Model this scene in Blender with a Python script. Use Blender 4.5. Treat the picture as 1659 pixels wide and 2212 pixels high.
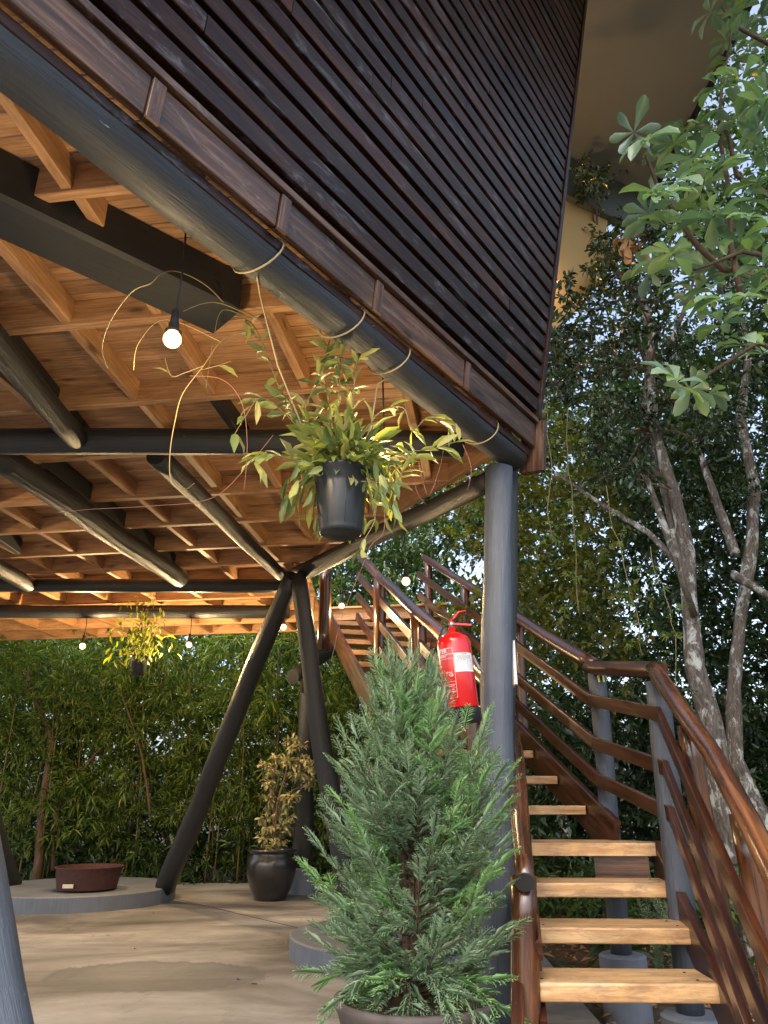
import bpy, math, random
import numpy as np
from mathutils import Vector, Matrix, noise
random.seed(7); rng = np.random.default_rng(7)
for o in list(bpy.data.objects): bpy.data.objects.remove(o)
S = bpy.context.scene; COL = S.collection
R = math.radians
# ---------------------------------------------------------------- camera, sky, sun, exposure
CAMZ = 1.15; PITCH = R(21.3)
cam = bpy.data.cameras.new('camera'); co = bpy.data.objects.new('camera', cam); COL.objects.link(co)
cam.sensor_fit = 'VERTICAL'; cam.sensor_height = 36; cam.lens = 26.0; cam.clip_start = .05; cam.clip_end = 500
co.location = (0, 0, CAMZ); co.rotation_euler = (R(90) + PITCH, 0, 0); S.camera = co
W = bpy.data.worlds.new('World'); S.world = W; W.use_nodes = True
wn = W.node_tree; bg = wn.nodes['Background']
sky = wn.nodes.new('ShaderNodeTexSky'); sky.sky_type = 'NISHITA'; sky.sun_disc = False
sky.sun_elevation = R(48); sky.sun_rotation = R(205); sky.air_density = 1.0; sky.dust_density = 5.0; sky.ozone_density = 1.0
hs = wn.nodes.new('ShaderNodeHueSaturation'); hs.inputs['Saturation'].default_value = .78; hs.inputs['Value'].default_value = 1.1
wn.links.new(sky.outputs[0], hs.inputs['Color']); wn.links.new(hs.outputs[0], bg.inputs[0]); bg.inputs[1].default_value = .15
sl = bpy.data.lights.new('sun', 'SUN'); so = bpy.data.objects.new('sun', sl); COL.objects.link(so)
sl.energy = .5; sl.angle = R(40); sl.color = (1, .96, .9)
_az, _el = R(205), R(48)
so.rotation_euler = Vector((math.sin(_az)*math.cos(_el), math.cos(_az)*math.cos(_el), math.sin(_el))).to_track_quat('Z', 'Y').to_euler()
S.view_settings.view_transform = 'Standard'; S.view_settings.look = 'None'; S.view_settings.exposure = 1.6; S.view_settings.gamma = 1
S.render.engine = 'CYCLES'
BULB_W = 8.8
# ---------------------------------------------------------------- geometry helpers
CP, SP, F = math.cos(PITCH), math.sin(PITCH), 1598.0
def ray(px, py):
    x, u = px - 829.5, 1106 - py
    return Vector((x, F*CP - u*SP, F*SP + u*CP))
def P(px, py, Y=None, rel=None, z=None):
    d = ray(px, py)
    if z is not None: rel = z - CAMZ
    k = Y/d.y if Y is not None else rel/d.z
    return Vector((d.x*k, d.y*k, d.z*k + CAMZ))
def V(*a): return Vector(a)
class MB:
    def __init__(s): s.v = []; s.f = []; s.uv = []
    def poly(s, pts, uvs=None):
        b = len(s.v); s.v += [tuple(p) for p in pts]; s.f.append(tuple(range(b, b+len(pts))))
        s.uv += uvs or [(0, 0)]*len(pts)
    def quads(s, verts, faces, uvs):
        b = len(s.v); s.v += [tuple(p) for p in verts]
        for f, u in zip(faces, uvs): s.f.append(tuple(b+i for i in f)); s.uv += u
    def beam(s, p0, p1, w, h, up=V(0, 0, 1), taper=1.0, sh0=0, sh1=0):
        """board from p0 to p1, w sideways, h along up; chamfered edges"""
        p0, p1 = V(*p0), V(*p1); d = p1-p0; L = d.length; d.normalize()
        side = d.cross(up).normalized(); upn = side.cross(d).normalized()
        c = min(w, h)*.08; o = random.random()*40; q = random.random()*9
        prof = [(-w/2+c, -h/2), (w/2-c, -h/2), (w/2, -h/2+c), (w/2, h/2-c), (w/2-c, h/2), (-w/2+c, h/2), (-w/2, h/2-c), (-w/2, -h/2+c)]
        vs = [p0+side*a+upn*b+d*(b*sh0) for a, b in prof]+[p1+side*a*taper+upn*b*taper+d*(b*sh1) for a, b in prof]
        fs = []; us = []; per = [0]
        for i in range(8):
            a, b = prof[i], prof[(i+1) % 8]; per.append(per[-1]+math.hypot(a[0]-b[0], a[1]-b[1]))
        for i in range(8):
            j = (i+1) % 8; fs.append((i, j, 8+j, 8+i))
            us.append([(o, q+per[i]), (o, q+per[i+1]), (o+L, q+per[i+1]), (o+L, q+per[i])])
        fs.append(tuple(range(7, -1, -1))); us.append([(o+prof[i][0]*.3, q+prof[i][1]) for i in range(7, -1, -1)])
        fs.append(tuple(range(8, 16))); us.append([(o+prof[i][0]*.3, q+prof[i][1]) for i in range(8)])
        s.quads(vs, fs, us); return s
    def tube(s, pts, rad, seg=12, wob=0.0, cap=True, dense=0.0, bend=0.0):
        pts = [V(*p) for p in pts]
        if not hasattr(rad, '__len__'): rad = [rad]*len(pts)
        if dense:
            np_, nr = [], []
            for i in range(len(pts)-1):
                n = max(1, int((pts[i+1]-pts[i]).length/dense))
                for k in range(n):
                    t = k/n; np_.append(pts[i].lerp(pts[i+1], t)); nr.append(rad[i]*(1-t)+rad[i+1]*t)
            np_.append(pts[-1]); nr.append(rad[-1]); pts, rad = np_, nr
        o = random.random()*40; sd = random.random()*99
        if bend:
            pts = [p+bend*V(noise.noise(p*.9+V(sd, 0, 0)), noise.noise(p*.9+V(0, sd, 0)), 0) for p in pts]
        n = len(pts); vs = []; fs = []; us = []; L = [0]
        for i in range(1, n): L.append(L[-1]+(pts[i]-pts[i-1]).length)
        t = (pts[1]-pts[0]).normalized(); a = t.orthogonal().normalized()
        for i in range(n):
            t = (pts[min(i+1, n-1)]-pts[max(i-1, 0)]).normalized()
            a = (a-t*a.dot(t)).normalized(); b = t.cross(a)
            for k in range(seg):
                g = 2*math.pi*k/seg; dd = a*math.cos(g)+b*math.sin(g)
                r = rad[i]*(1+wob*(noise.noise(dd*1.3+pts[i]*1.6+V(sd, sd, 0))*1.7+noise.noise(dd*2.6+pts[i]*5+V(0, sd, sd))*.7))
                vs.append(pts[i]+dd*r)
        for i in range(n-1):
            for k in range(seg):
                k2 = (k+1) % seg; c = 2*math.pi*rad[i]/seg
                fs.append((i*seg+k, i*seg+k2, (i+1)*seg+k2, (i+1)*seg+k))
                us.append([(o+L[i], k*c), (o+L[i], (k+1)*c), (o+L[i+1], (k+1)*c), (o+L[i+1], k*c)])
        if cap:
            fs.append(tuple(range(seg-1, -1, -1))); us.append([(o, .01*i) for i in range(seg)])
            fs.append(tuple((n-1)*seg+k for k in range(seg))); us.append([(o, .01*i) for i in range(seg)])
        s.quads(vs, fs, us); return s
    def lathe(s, prof, c, axis=V(0, 0, 1), seg=40, wob=0.0):
        c = V(*c); axis = axis.normalized(); a = axis.orthogonal().normalized(); b = axis.cross(a)
        vs = []; fs = []; us = []
        for (r, h) in prof:
            for k in range(seg):
                g = 2*math.pi*k/seg; rr = r
                if wob: rr = r*(1+wob*noise.noise(V(math.cos(g)*1.5, math.sin(g)*1.5, h*2+c.x)))
                vs.append(c+axis*h+(a*math.cos(g)+b*math.sin(g))*rr)
        for i in range(len(prof)-1):
            for k in range(seg):
                k2 = (k+1) % seg; fs.append((i*seg+k, i*seg+k2, (i+1)*seg+k2, (i+1)*seg+k))
                us.append([(i*.1, k*.05), (i*.1, k*.05+.05), (i*.1+.1, k*.05+.05), (i*.1+.1, k*.05)])
        s.quads(vs, fs, us); return s
    def prism(s, pts, th):
        """flat polygon of 3d points pushed along -normal*th"""
        pts = [V(*p) for p in pts]; n = (pts[1]-pts[0]).cross(pts[2]-pts[1]).normalized()
        q = [p-n*th for p in pts]; s.poly(pts, [(p.x, p.y) for p in pts]); s.poly(q[::-1], [(p.x, p.y) for p in q[::-1]])
        for i in range(len(pts)):
            j = (i+1) % len(pts); s.poly([pts[i], q[i], q[j], pts[j]], [(0, 0), (0, th), (1, th), (1, 0)])
        return s
    def build(s, name, mat, parent=None, loc=None, smooth=False, bevel=0):
        off = V(*loc) if loc is not None else (parent_world(parent) if parent else V(0, 0, 0))
        me = bpy.data.meshes.new(name)
        me.from_pydata([(x-off.x, y-off.y, z-off.z) for x, y, z in s.v], [], s.f)
        ul = me.uv_layers.new(name='UVMap'); ul.data.foreach_set('uv', [c for u in s.uv for c in u])
        if smooth:
            me.polygons.foreach_set('use_smooth', [len(f) <= 4 for f in s.f])
        me.materials.append(mat); me.update()
        o = bpy.data.objects.new(name, me); COL.objects.link(o)
        if parent: o.parent = parent
        else: o.location = off
        if bevel:
            m = o.modifiers.new('bevel', 'BEVEL'); m.width = bevel; m.segments = 2
        return o
def parent_world(p):
    v = V(0, 0, 0)
    while p is not None: v = v+p.location; p = p.parent
    return v
def tag(o, label=None, cat=None, group=None, kind=None):
    if label: o['label'] = label
    if cat: o['category'] = cat
    if group: o['group'] = group
    if kind: o['kind'] = kind
    return o
def empty(name, loc, label, cat, group=None):
    o = bpy.data.objects.new(name, None); COL.objects.link(o); o.location = loc; o.empty_display_size = .1
    return tag(o, label, cat, group)
# ---------------------------------------------------------------- leaves in bulk (numpy)
def unit(a): return a/np.maximum(np.linalg.norm(a, axis=1, keepdims=True), 1e-9)
T_FOLD = (np.array([(0, 0, 0), (.45, .5, .12), (1, 0, 0), (.45, -.5, .12)]), [(0, 2, 1), (0, 3, 2)])
T_OVAL = (np.array([(0, 0, 0), (.25, .38, .06), (.25, 0, -.02), (.25, -.38, .06), (.62, .5, .02), (.62, 0, -.05), (.62, -.5, .02), (1, 0, -.2)]),
          [(0, 2, 1), (0, 3, 2), (1, 2, 5, 4), (2, 3, 6, 5), (4, 5, 7), (5, 6, 7)])
T_OBOV = (np.array([(0, 0, 0), (.3, .2, .09), (.3, 0, .04), (.3, -.2, .09), (.68, .5, .10), (.68, 0, .02), (.68, -.5, .10), (.92, .3, -.03), (.92, -.3, -.03), (1, 0, -.14)]),
          [(0, 2, 1), (0, 3, 2), (1, 2, 5, 4), (2, 3, 6, 5), (4, 5, 9, 7), (5, 6, 8, 9)])
T_PALM = (np.array([(0, 0, 0), (.5, .08, 0), (1, 0, 0), (.5, -.08, 0), (.35, .25, .03), (.75, .55, -.04), (.25, .38, 0), (.35, -.25, .03), (.75, -.55, -.04), (.25, -.38, 0), (.05, .6, -.02), (.05, -.6, -.02)]),
          [(0, 3, 2, 1), (0, 4, 5, 6), (0, 9, 8, 7), (0, 6, 10), (0, 11, 9)])
def leaves(p, t, L, Wd, tmpl=T_FOLD, up=None):
    """arrays p (n,3), direction t, lengths, widths -> verts, faces"""
    n = len(p); t = unit(t)
    if up is None: up = np.tile([0, 0, 1.], (n, 1))+rng.normal(0, .45, (n, 3))
    sd = unit(np.cross(up, t)+1e-6); nn = np.cross(t, sd)
    T, Fc = tmpl; L = np.broadcast_to(L, (n,)); Wd = np.broadcast_to(Wd, (n,))
    v = p[:, None, :]+T[None, :, 0, None]*(t*L[:, None])[:, None, :]+T[None, :, 1, None]*(sd*Wd[:, None])[:, None, :]+T[None, :, 2, None]*(nn*L[:, None])[:, None, :]
    return v.reshape(-1, 3), Fc, len(T), n
def mesh_leaves(name, sets, mat, parent=None, loc=None, smooth=True):
    off = np.array(loc if loc is not None else (parent_world(parent) if parent else (0, 0, 0)), float)
    vs = []; li = []; ls = []; lt = []; base = 0; cur = 0
    for v, Fc, nt, n in sets:
        vs.append(v-off); b = base+np.arange(n)*nt
        for f in Fc:
            idx = (b[:, None]+np.array(f)[None, :]); li.append(idx.reshape(-1)); lt.append(np.full(n, len(f)))
        base += len(v)
    V_ = np.concatenate(vs); LI = np.concatenate(li); LT = np.concatenate(lt)
    me = bpy.data.meshes.new(name); me.vertices.add(len(V_)); me.vertices.foreach_set('co', V_.astype(np.float32).ravel())
    me.loops.add(len(LI)); me.loops.foreach_set('vertex_index', LI.astype(np.int32))
    me.polygons.add(len(LT)); me.polygons.foreach_set('loop_start', np.concatenate([[0], np.cumsum(LT)[:-1]]).astype(np.int32))
    me.polygons.foreach_set('loop_total', LT.astype(np.int32)); me.update(calc_edges=True); me.validate()
    if smooth: me.polygons.foreach_set('use_smooth', np.ones(len(me.polygons), bool))
    me.materials.append(mat); o = bpy.data.objects.new(name, me); COL.objects.link(o)
    if parent: o.parent = parent
    else: o.location = off
    return o
def cluster(centres, radii, per, L, ratio, tmpl=T_FOLD, droop=.3, flat=.7, twig=None):
    """leaf clumps: each centre gets `per` leaves on radiating twigs"""
    c = np.array(centres, float); n = len(c); r = np.broadcast_to(radii, (n,))
    nt = max(2, per//9); cc = np.repeat(c, nt, 0); rr = np.repeat(r, nt)
    td = unit(rng.normal(0, 1, (n*nt, 3))*np.array([1, 1, flat])+np.array([0, 0, .1])); tl = rr*rng.uniform(.5, 1.15, n*nt)
    if twig is not None:
        for i in range(0, n*nt):
            if rng.random() < .6: twig.tube([cc[i], cc[i]+td[i]*tl[i]*.5+V(0, 0, .02), cc[i]+td[i]*tl[i]], [.006, .004, .002], 3, cap=False)
    k = max(2, per//nt); s = rng.uniform(.25, 1.0, (n*nt, k))
    p = cc[:, None, :]+td[:, None, :]*(tl[:, None]*s)[:, :, None]
    p = p.reshape(-1, 3)+rng.normal(0, .012, (n*nt*k, 3))
    t = np.repeat(td, k, 0)*.7+rng.normal(0, .55, (n*nt*k, 3))+np.array([0, 0, -droop])
    Ls = L*rng.uniform(.6, 1.15, len(p))*np.repeat(rng.uniform(.55, 1.5, n)**1.0 if n > 60 else np.ones(n), nt*k); return leaves(p, t, Ls, Ls*ratio, tmpl)
# ---------------------------------------------------------------- materials
def mat(name):
    m = bpy.data.materials.new(name); m.use_nodes = True; nt = m.node_tree; b = nt.nodes['Principled BSDF']
    return m, nt, b
def N(nt, t, **k):
    n = nt.nodes.new(t)
    for a, v in k.items(): setattr(n, a, v)
    return n
def ramp(nt, stops, src):
    r = N(nt, 'ShaderNodeValToRGB'); e = r.color_ramp.elements
    while len(e) > 1: e.remove(e[0])
    e[0].position = stops[0][0]; e[0].color = (*stops[0][1], 1)
    for p, c in stops[1:]: x = e.new(p); x.color = (*c, 1)
    nt.links.new(src, r.inputs[0]); return r.outputs[0]
def noise_n(nt, vec, scale, detail=6, rough=.6, dist=0):
    n = N(nt, 'ShaderNodeTexNoise'); n.inputs['Scale'].default_value = scale; n.inputs['Detail'].default_value = detail
    n.inputs['Roughness'].default_value = rough; n.inputs['Distortion'].default_value = dist
    if vec is not None: nt.links.new(vec, n.inputs['Vector'])
    return n.outputs['Fac']
def mapping(nt, vec, sc):
    m = N(nt, 'ShaderNodeMapping'); m.inputs['Scale'].default_value = sc; nt.links.new(vec, m.inputs['Vector']); return m.outputs[0]
def mix(nt, a, b, fac, mode='MIX'):
    m = N(nt, 'ShaderNodeMix', data_type='RGBA', blend_type=mode)
    for i, x in ((0, fac), (6, a), (7, b)):
        if isinstance(x, (int, float)): m.inputs[i].default_value = x
        elif isinstance(x, tuple): m.inputs[i].default_value = (*x, 1)
        else: nt.links.new(x, m.inputs[i])
    return m.outputs[2]
def bump(nt, b, h, st, dist=.01):
    n = N(nt, 'ShaderNodeBump'); n.inputs['Strength'].default_value = st; n.inputs['Distance'].default_value = dist
    nt.links.new(h, n.inputs['Height']); nt.links.new(n.outputs[0], b.inputs['Normal'])
def mrange(nt, src, a, b):
    m = N(nt, 'ShaderNodeMapRange'); m.inputs[3].default_value = a; m.inputs[4].default_value = b; nt.links.new(src, m.inputs[0]); return m.outputs[0]
def wood(name, dark, mid, light, rough=(.35, .6), coat=0, knots=True, vary=.35, grain=1.0, bumps=.3, scuff=None, spec=.5, dirt=False):
    m, nt, b = mat(name); b.inputs['Specular IOR Level'].default_value = spec; uv = N(nt, 'ShaderNodeUVMap').outputs[0]; geo = N(nt, 'ShaderNodeNewGeometry')
    g1 = noise_n(nt, mapping(nt, uv, (1.2*grain, 22*grain, 1)), 1.6, 7, .62, .6)
    g2 = noise_n(nt, mapping(nt, uv, (5, 150, 1)), 1.0, 3, .6)
    c = ramp(nt, [(.3, dark), (.5, mid), (.72, light)], g1)
    c = mix(nt, c, mix(nt, (.4, .36, .32), (1.35, 1.3, 1.25), g2), .6, 'MULTIPLY')
    if knots:
        v = N(nt, 'ShaderNodeTexVoronoi', feature='F1'); v.inputs['Scale'].default_value = 1.0
        nt.links.new(mapping(nt, uv, (2.1, 6.5, 1)), v.inputs['Vector'])
        k = ramp(nt, [(0.0, (1, 1, 1)), (.07, (.85, .85, .85)), (.11, (.35, .35, .35)), (.2, (0, 0, 0))], v.outputs['Distance'])
        c = mix(nt, c, tuple(x*.45 for x in dark), k)
    bl = noise_n(nt, mapping(nt, uv, (1.6, 5, 1)), 1.3, 8, .7, .5); c = mix(nt, c, ramp(nt, [(.3, (.45, .42, .4)), (.5, (.95, .95, .95)), (.72, (1.4, 1.35, 1.3))], bl), .75, 'MULTIPLY')
    rv = ramp(nt, [(0, (1-vary,)*3), (1, (1+vary*.6,)*3)], geo.outputs['Random Per Island'])
    c = mix(nt, c, rv, 1.0, 'MULTIPLY')
    if scuff:
        oc = N(nt, 'ShaderNodeTexCoord').outputs['Object']
        s = ramp(nt, [(.545, (0, 0, 0)), (.64, (1, 1, 1))], noise_n(nt, mapping(nt, uv, (2.6, 9, 1)), 1.2, 12, .8, .6))
        c = mix(nt, c, scuff, mix(nt, (0, 0, 0), s, .45))
    if dirt:
        oc2 = N(nt, 'ShaderNodeTexCoord').outputs['Object']; dn = noise_n(nt, mapping(nt, oc2, (5, 9, 22)), 1.3, 9, .78, .6); c = mix(nt, c, (.20, .13, .085), ramp(nt, [(.50, (0, 0, 0)), (.58, (.55, .55, .55)), (.68, (.75, .75, .75))], dn))
    nt.links.new(c, b.inputs['Base Color']); nt.links.new(mrange(nt, g1, *rough), b.inputs['Roughness'])
    b.inputs['Coat Weight'].default_value = coat; b.inputs['Coat Roughness'].default_value = .22
    bump(nt, b, g1, bumps, .004); return m
def painted(name, col, rough=(.38, .6), chips=(.5, .5, .48), chip=.0, bumps=.35):
    m, nt, b = mat(name); uv = N(nt, 'ShaderNodeUVMap').outputs[0]; oc = N(nt, 'ShaderNodeTexCoord').outputs['Object']
    g = noise_n(nt, mapping(nt, uv, (1.5, 16, 1)), 1.5, 8, .6, .4); n2 = noise_n(nt, oc, 2.4, 6)
    g3 = noise_n(nt, mapping(nt, uv, (3, 70, 1)), 1.2, 6, .7); n4 = noise_n(nt, mapping(nt, uv, (2, 5, 1)), 2.2, 8, .75, .5)
    c = mix(nt, tuple(x*.6 for x in col), tuple(x*1.45 for x in col), n2)
    c = mix(nt, c, mix(nt, (.5, .5, .5), (1.45, 1.42, 1.38), g3), .7, 'MULTIPLY'); c = mix(nt, c, mix(nt, (.6, .6, .6), (1.5, 1.5, 1.55), n4), .6, 'MULTIPLY')
    h2 = N(nt, 'ShaderNodeMath', operation='ADD'); nt.links.new(g, h2.inputs[0]); nt.links.new(g3, h2.inputs[1])
    if chip:
        s = ramp(nt, [(.72, (0, 0, 0)), (.76, (1, 1, 1))], noise_n(nt, mapping(nt, uv, (9, 40, 1)), 1.3, 3))
        c = mix(nt, c, chips, mix(nt, (0, 0, 0), s, chip))
    nt.links.new(c, b.inputs['Base Color']); nt.links.new(mrange(nt, g, *rough), b.inputs['Roughness']); bump(nt, b, h2.outputs[0], bumps*1.6, .012); return m
def plain(name, col, rough=.5, metal=0, bumps=0, sc=30, vary=.2, coat=0):
    m, nt, b = mat(name); oc = N(nt, 'ShaderNodeTexCoord').outputs['Object']; n = noise_n(nt, oc, sc, 6)
    c = mix(nt, tuple(x*(1-vary) for x in col), tuple(x*(1+vary) for x in col), n)
    nt.links.new(c, b.inputs['Base Color']); b.inputs['Roughness'].default_value = rough; b.inputs['Metallic'].default_value = metal
    b.inputs['Coat Weight'].default_value = coat
    if bumps: bump(nt, b, n, bumps, .004)
    return m
def leafmat(name, cols, rough=.42, trans=.3, tcol=None, spec=.5):
    m, nt, b = mat(name); geo = N(nt, 'ShaderNodeNewGeometry'); oc = N(nt, 'ShaderNodeTexCoord').outputs['Object']
    k = len(cols); c = ramp(nt, [(i/max(1, k-1), q) for i, q in enumerate(cols)], geo.outputs['Random Per Island'])
    n = noise_n(nt, oc, 1.3, 2); c = mix(nt, c, mix(nt, (.6, .65, .6), (1.35, 1.3, 1.2), n), .8, 'MULTIPLY')
    nt.links.new(c, b.inputs['Base Color']); b.inputs['Roughness'].default_value = rough; b.inputs['Specular IOR Level'].default_value = spec
    t = N(nt, 'ShaderNodeBsdfTranslucent'); tc = mix(nt, c, tcol or (1.3, 1.5, .5), 1.0, 'MULTIPLY'); nt.links.new(tc, t.inputs[0])
    ms = N(nt, 'ShaderNodeMixShader'); ms.inputs[0].default_value = trans
    nt.links.new(b.outputs[0], ms.inputs[1]); nt.links.new(t.outputs[0], ms.inputs[2]); nt.links.new(ms.outputs[0], nt.nodes['Material Output'].inputs[0]); return m
M = {}
M['pine'] = wood('pine timber', (.30, .15, .065), (.47, .26, .12), (.60, .37, .19), (.45, .7), 0, True, .3, 1.8)
M['tread'] = wood('varnished tread timber', (.40, .20, .075), (.60, .37, .17), (.72, .52, .29), (.3, .55), .15, True, .15, scuff=(.42, .37, .33), dirt=True)
M['stain'] = wood('dark stained slat timber', (.008, .003, .002), (.033, .011, .006), (.105, .038, .016), (.2, .55), .0, False, .55, .8, 1.0, scuff=(.24, .25, .28), spec=.34)
M['fascia'] = wood('worn brown fascia timber', (.022, .010, .007), (.095, .046, .027), (.25, .15, .09), (.25, .55), .1, True, .3, scuff=(.28, .25, .24))
M['rail'] = wood('varnished red brown rail timber', (.012, .004, .0025), (.050, .014, .006), (.12, .038, .012), (.22, .45), .25, True, .3)
M['log'] = wood('varnished brown log', (.012, .005, .003), (.07, .025, .010), (.22, .09, .03), (.12, .42), .35, True, .3, .6)
M['slate'] = painted('dark slate paint on timber', (.034, .041, .050), (.28, .62), chip=.7)
M['slatedark'] = painted('slate paint darkened for shade', (.017, .019, .021), (.3, .62), chip=.6)  # copy of slate, darkened to carry the shade under the deck
M['slate2'] = painted('blue grey paint on post', (.085, .104, .135), (.26, .6), chip=.9)
M['slate3'] = painted('grey paint on stair post', (.05, .06, .078), (.28, .6), chip=.7)
M['black'] = painted('black paint on boxed beam', (.016, .018, .019), (.5, .7), bumps=.1)
M['backing'] = plain('black backing', (.006, .005, .005), .8)
M['cream'] = plain('cream render', (.58, .42, .19), .85, 0, .15, 9, .06)
M['olive'] = plain('olive grey painted soffit', (.215, .235, .225), .75, 0, .08, 1.2, .12)
M['greygreen'] = plain('grey green fascia', (.10, .12, .11), .6, 0, .1, 4)
M['blackpl'] = plain('black plastic', (.02, .024, .03), .38, 0, .15, 14, .5)
M['glaze'] = plain('dark glazed ceramic', (.018, .017, .018), .3, 0, .3, 9, .5, .3)
M['darkpot'] = plain('weathered dark planter', (.075, .06, .055), .7, 0, .5, 11, .6)
M['soil'] = plain('potting soil', (.09, .05, .03), .95, 0, 1, 60, .7)
M['rust'] = plain('rusted steel', (.065, .025, .022), .75, .3, .5, 18, .45)
M['plate'] = plain('cream enamel plate', (.55, .5, .38), .5, 0, 0, 300, .5)
M['cord'] = plain('black cord', (.03, .034, .04), .5)
M['rope'] = plain('pale rope', (.42, .34, .20), .8, 0, .5, 200, .4)
M['red'] = plain('red enamel', (.62, .010, .014), .22, 0, 0, 5, .06, .5)
M['white'] = plain('white print', (.8, .8, .8), .5, 0, 0, 5, .03)
M['ink'] = plain('grey ink', (.12, .13, .16), .6)
M['steel'] = plain('steel', (.55, .5, .45), .3, 1, 0, 20, .2)
M['yellow'] = plain('yellow light spot colour', (.7, .75, .2), .5)
def N2(nt, src, k):
    m = N(nt, 'ShaderNodeMath', operation='MULTIPLY'); m.inputs[1].default_value = k; nt.links.new(src, m.inputs[0]); return m.outputs[0]
# concrete floor
def concrete():
    m, nt, b = mat('stained concrete'); oc = N(nt, 'ShaderNodeTexCoord').outputs['Object']
    a = noise_n(nt, mapping(nt, oc, (.42, .8, 1)), 1.0, 10, .62, .6); f = noise_n(nt, oc, 9, 9, .7); w = noise_n(nt, mapping(nt, oc, (1.2, .5, 1)), 1.7, 8, .7, 1.2)
    c = ramp(nt, [(.36, (.09, .09, .093)), (.46, (.18, .182, .188)), (.54, (.29, .295, .305)), (.64, (.43, .44, .455))], a)
    c = mix(nt, c, mix(nt, (.72, .7, .68), (1.15, 1.13, 1.1), f), .7, 'MULTIPLY')
    c = mix(nt, c, (.24, .22, .205), ramp(nt, [(.56, (0, 0, 0)), (.62, (.55, .55, .55)), (.7, (.2, .2, .2))], w))
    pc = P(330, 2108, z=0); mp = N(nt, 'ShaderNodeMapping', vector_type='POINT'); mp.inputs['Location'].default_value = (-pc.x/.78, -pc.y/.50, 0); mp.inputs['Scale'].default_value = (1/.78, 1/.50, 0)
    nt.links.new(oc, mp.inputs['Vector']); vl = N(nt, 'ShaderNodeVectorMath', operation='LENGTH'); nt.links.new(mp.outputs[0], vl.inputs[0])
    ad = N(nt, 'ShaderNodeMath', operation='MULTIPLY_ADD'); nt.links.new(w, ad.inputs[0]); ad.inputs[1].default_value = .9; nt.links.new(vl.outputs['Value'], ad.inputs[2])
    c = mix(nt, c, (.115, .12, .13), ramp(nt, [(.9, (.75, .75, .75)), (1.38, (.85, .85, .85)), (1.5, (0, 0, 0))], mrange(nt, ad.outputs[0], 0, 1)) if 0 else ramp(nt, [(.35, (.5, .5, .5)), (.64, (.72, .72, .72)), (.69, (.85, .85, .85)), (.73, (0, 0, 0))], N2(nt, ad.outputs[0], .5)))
    sp = noise_n(nt, oc, 38, 4, .8); c = mix(nt, c, (.07, .065, .06), ramp(nt, [(.66, (0, 0, 0)), (.72, (.8, .8, .8))], sp))
    s2 = noise_n(nt, mapping(nt, oc, (1, 1.6, 1)), 2.6, 10, .75, .8)
    c = mix(nt, c, mix(nt, (.5, .46, .42), (1.5, 1.48, 1.45), s2), .75, 'MULTIPLY')
    nt.links.new(c, b.inputs['Base Color']); nt.links.new(mrange(nt, w, .45, .75), b.inputs['Roughness']); bump(nt, b, f, .12, .005); return m
M['concrete'] = concrete()
M['plinth'] = painted('blue grey painted concrete', (.12, .138, .17), (.6, .8), chip=.3, bumps=.1)
def soilm():
    m, nt, b = mat('forest soil'); oc = N(nt, 'ShaderNodeTexCoord').outputs['Object']
    f = noise_n(nt, oc, 14, 10, .75); g = noise_n(nt, oc, .8, 5)
    c = ramp(nt, [(.3, (.018, .012, .008)), (.5, (.06, .04, .025)), (.72, (.16, .11, .07))], f)
    c = mix(nt, c, (.03, .045, .015), ramp(nt, [(.5, (0, 0, 0)), (.62, (.7, .7, .7))], g))
    nt.links.new(c, b.inputs['Base Color']); b.inputs['Roughness'].default_value = .95; bump(nt, b, f, 1, .03); return m
M['ground'] = soilm()
def barkm(name, dark, mid, lich, amt=.55):
    m, nt, b = mat(name); uv = N(nt, 'ShaderNodeUVMap').outputs[0]; oc = N(nt, 'ShaderNodeTexCoord').outputs['Object']
    g = noise_n(nt, mapping(nt, uv, (5, 22, 1)), 2, 9, .7, .7); l = noise_n(nt, mapping(nt, oc, (5, 5, 3)), 1.6, 9, .72, .4)
    c = ramp(nt, [(.32, dark), (.62, mid)], g); c = mix(nt, c, lich, ramp(nt, [(amt, (0, 0, 0)), (amt+.08, (1, 1, 1))], l))
    nt.links.new(c, b.inputs['Base Color']); b.inputs['Roughness'].default_value = .9; bump(nt, b, g, .9, .02); return m
M['bark'] = barkm('lichen bark', (.02, .016, .013), (.17, .14, .115), (.46, .48, .45), .52)
M['bark2'] = barkm('brown bark', (.03, .018, .012), (.12, .075, .045), (.2, .18, .14), .66)
M['twig'] = plain('thin twigs', (.10, .07, .045), .8, 0, 0, 20, .5)
M['vine'] = plain('pale vine stem', (.22, .17, .08), .6, 0, 0, 20, .35)
M['vinered'] = plain('reddish vine stem', (.30, .12, .10), .6, 0, 0, 20, .3)
M['culm'] = plain('bamboo culm', (.10, .085, .03), .45, 0, .1, 12, .5)
M['lf_jungle'] = leafmat('jungle leaves', [(.022, .045, .014), (.04, .08, .022), (.07, .13, .03), (.045, .08, .045), (.10, .15, .035)], .4, .32)
M['lf_forest'] = leafmat('dark forest leaves', [(.010, .022, .010), (.022, .045, .018), (.04, .075, .025), (.03, .055, .035), (.075, .11, .04)], .35, .28, spec=.7)
M['lf_bamboo'] = leafmat('bamboo leaves', [(.05, .09, .02), (.085, .15, .028), (.13, .20, .04), (.20, .24, .055)], .45, .38)
M['lf_gloss'] = leafmat('glossy tree leaves', [(.015, .035, .018), (.03, .06, .03), (.05, .095, .045), (.09, .14, .075)], .26, .14, spec=.8)
M['lf_broad'] = leafmat('broad tree leaves', [(.09, .17, .13), (.13, .23, .18), (.19, .30, .24), (.19, .30, .12), (.26, .36, .30)], .33, .28, spec=.8)
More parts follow.
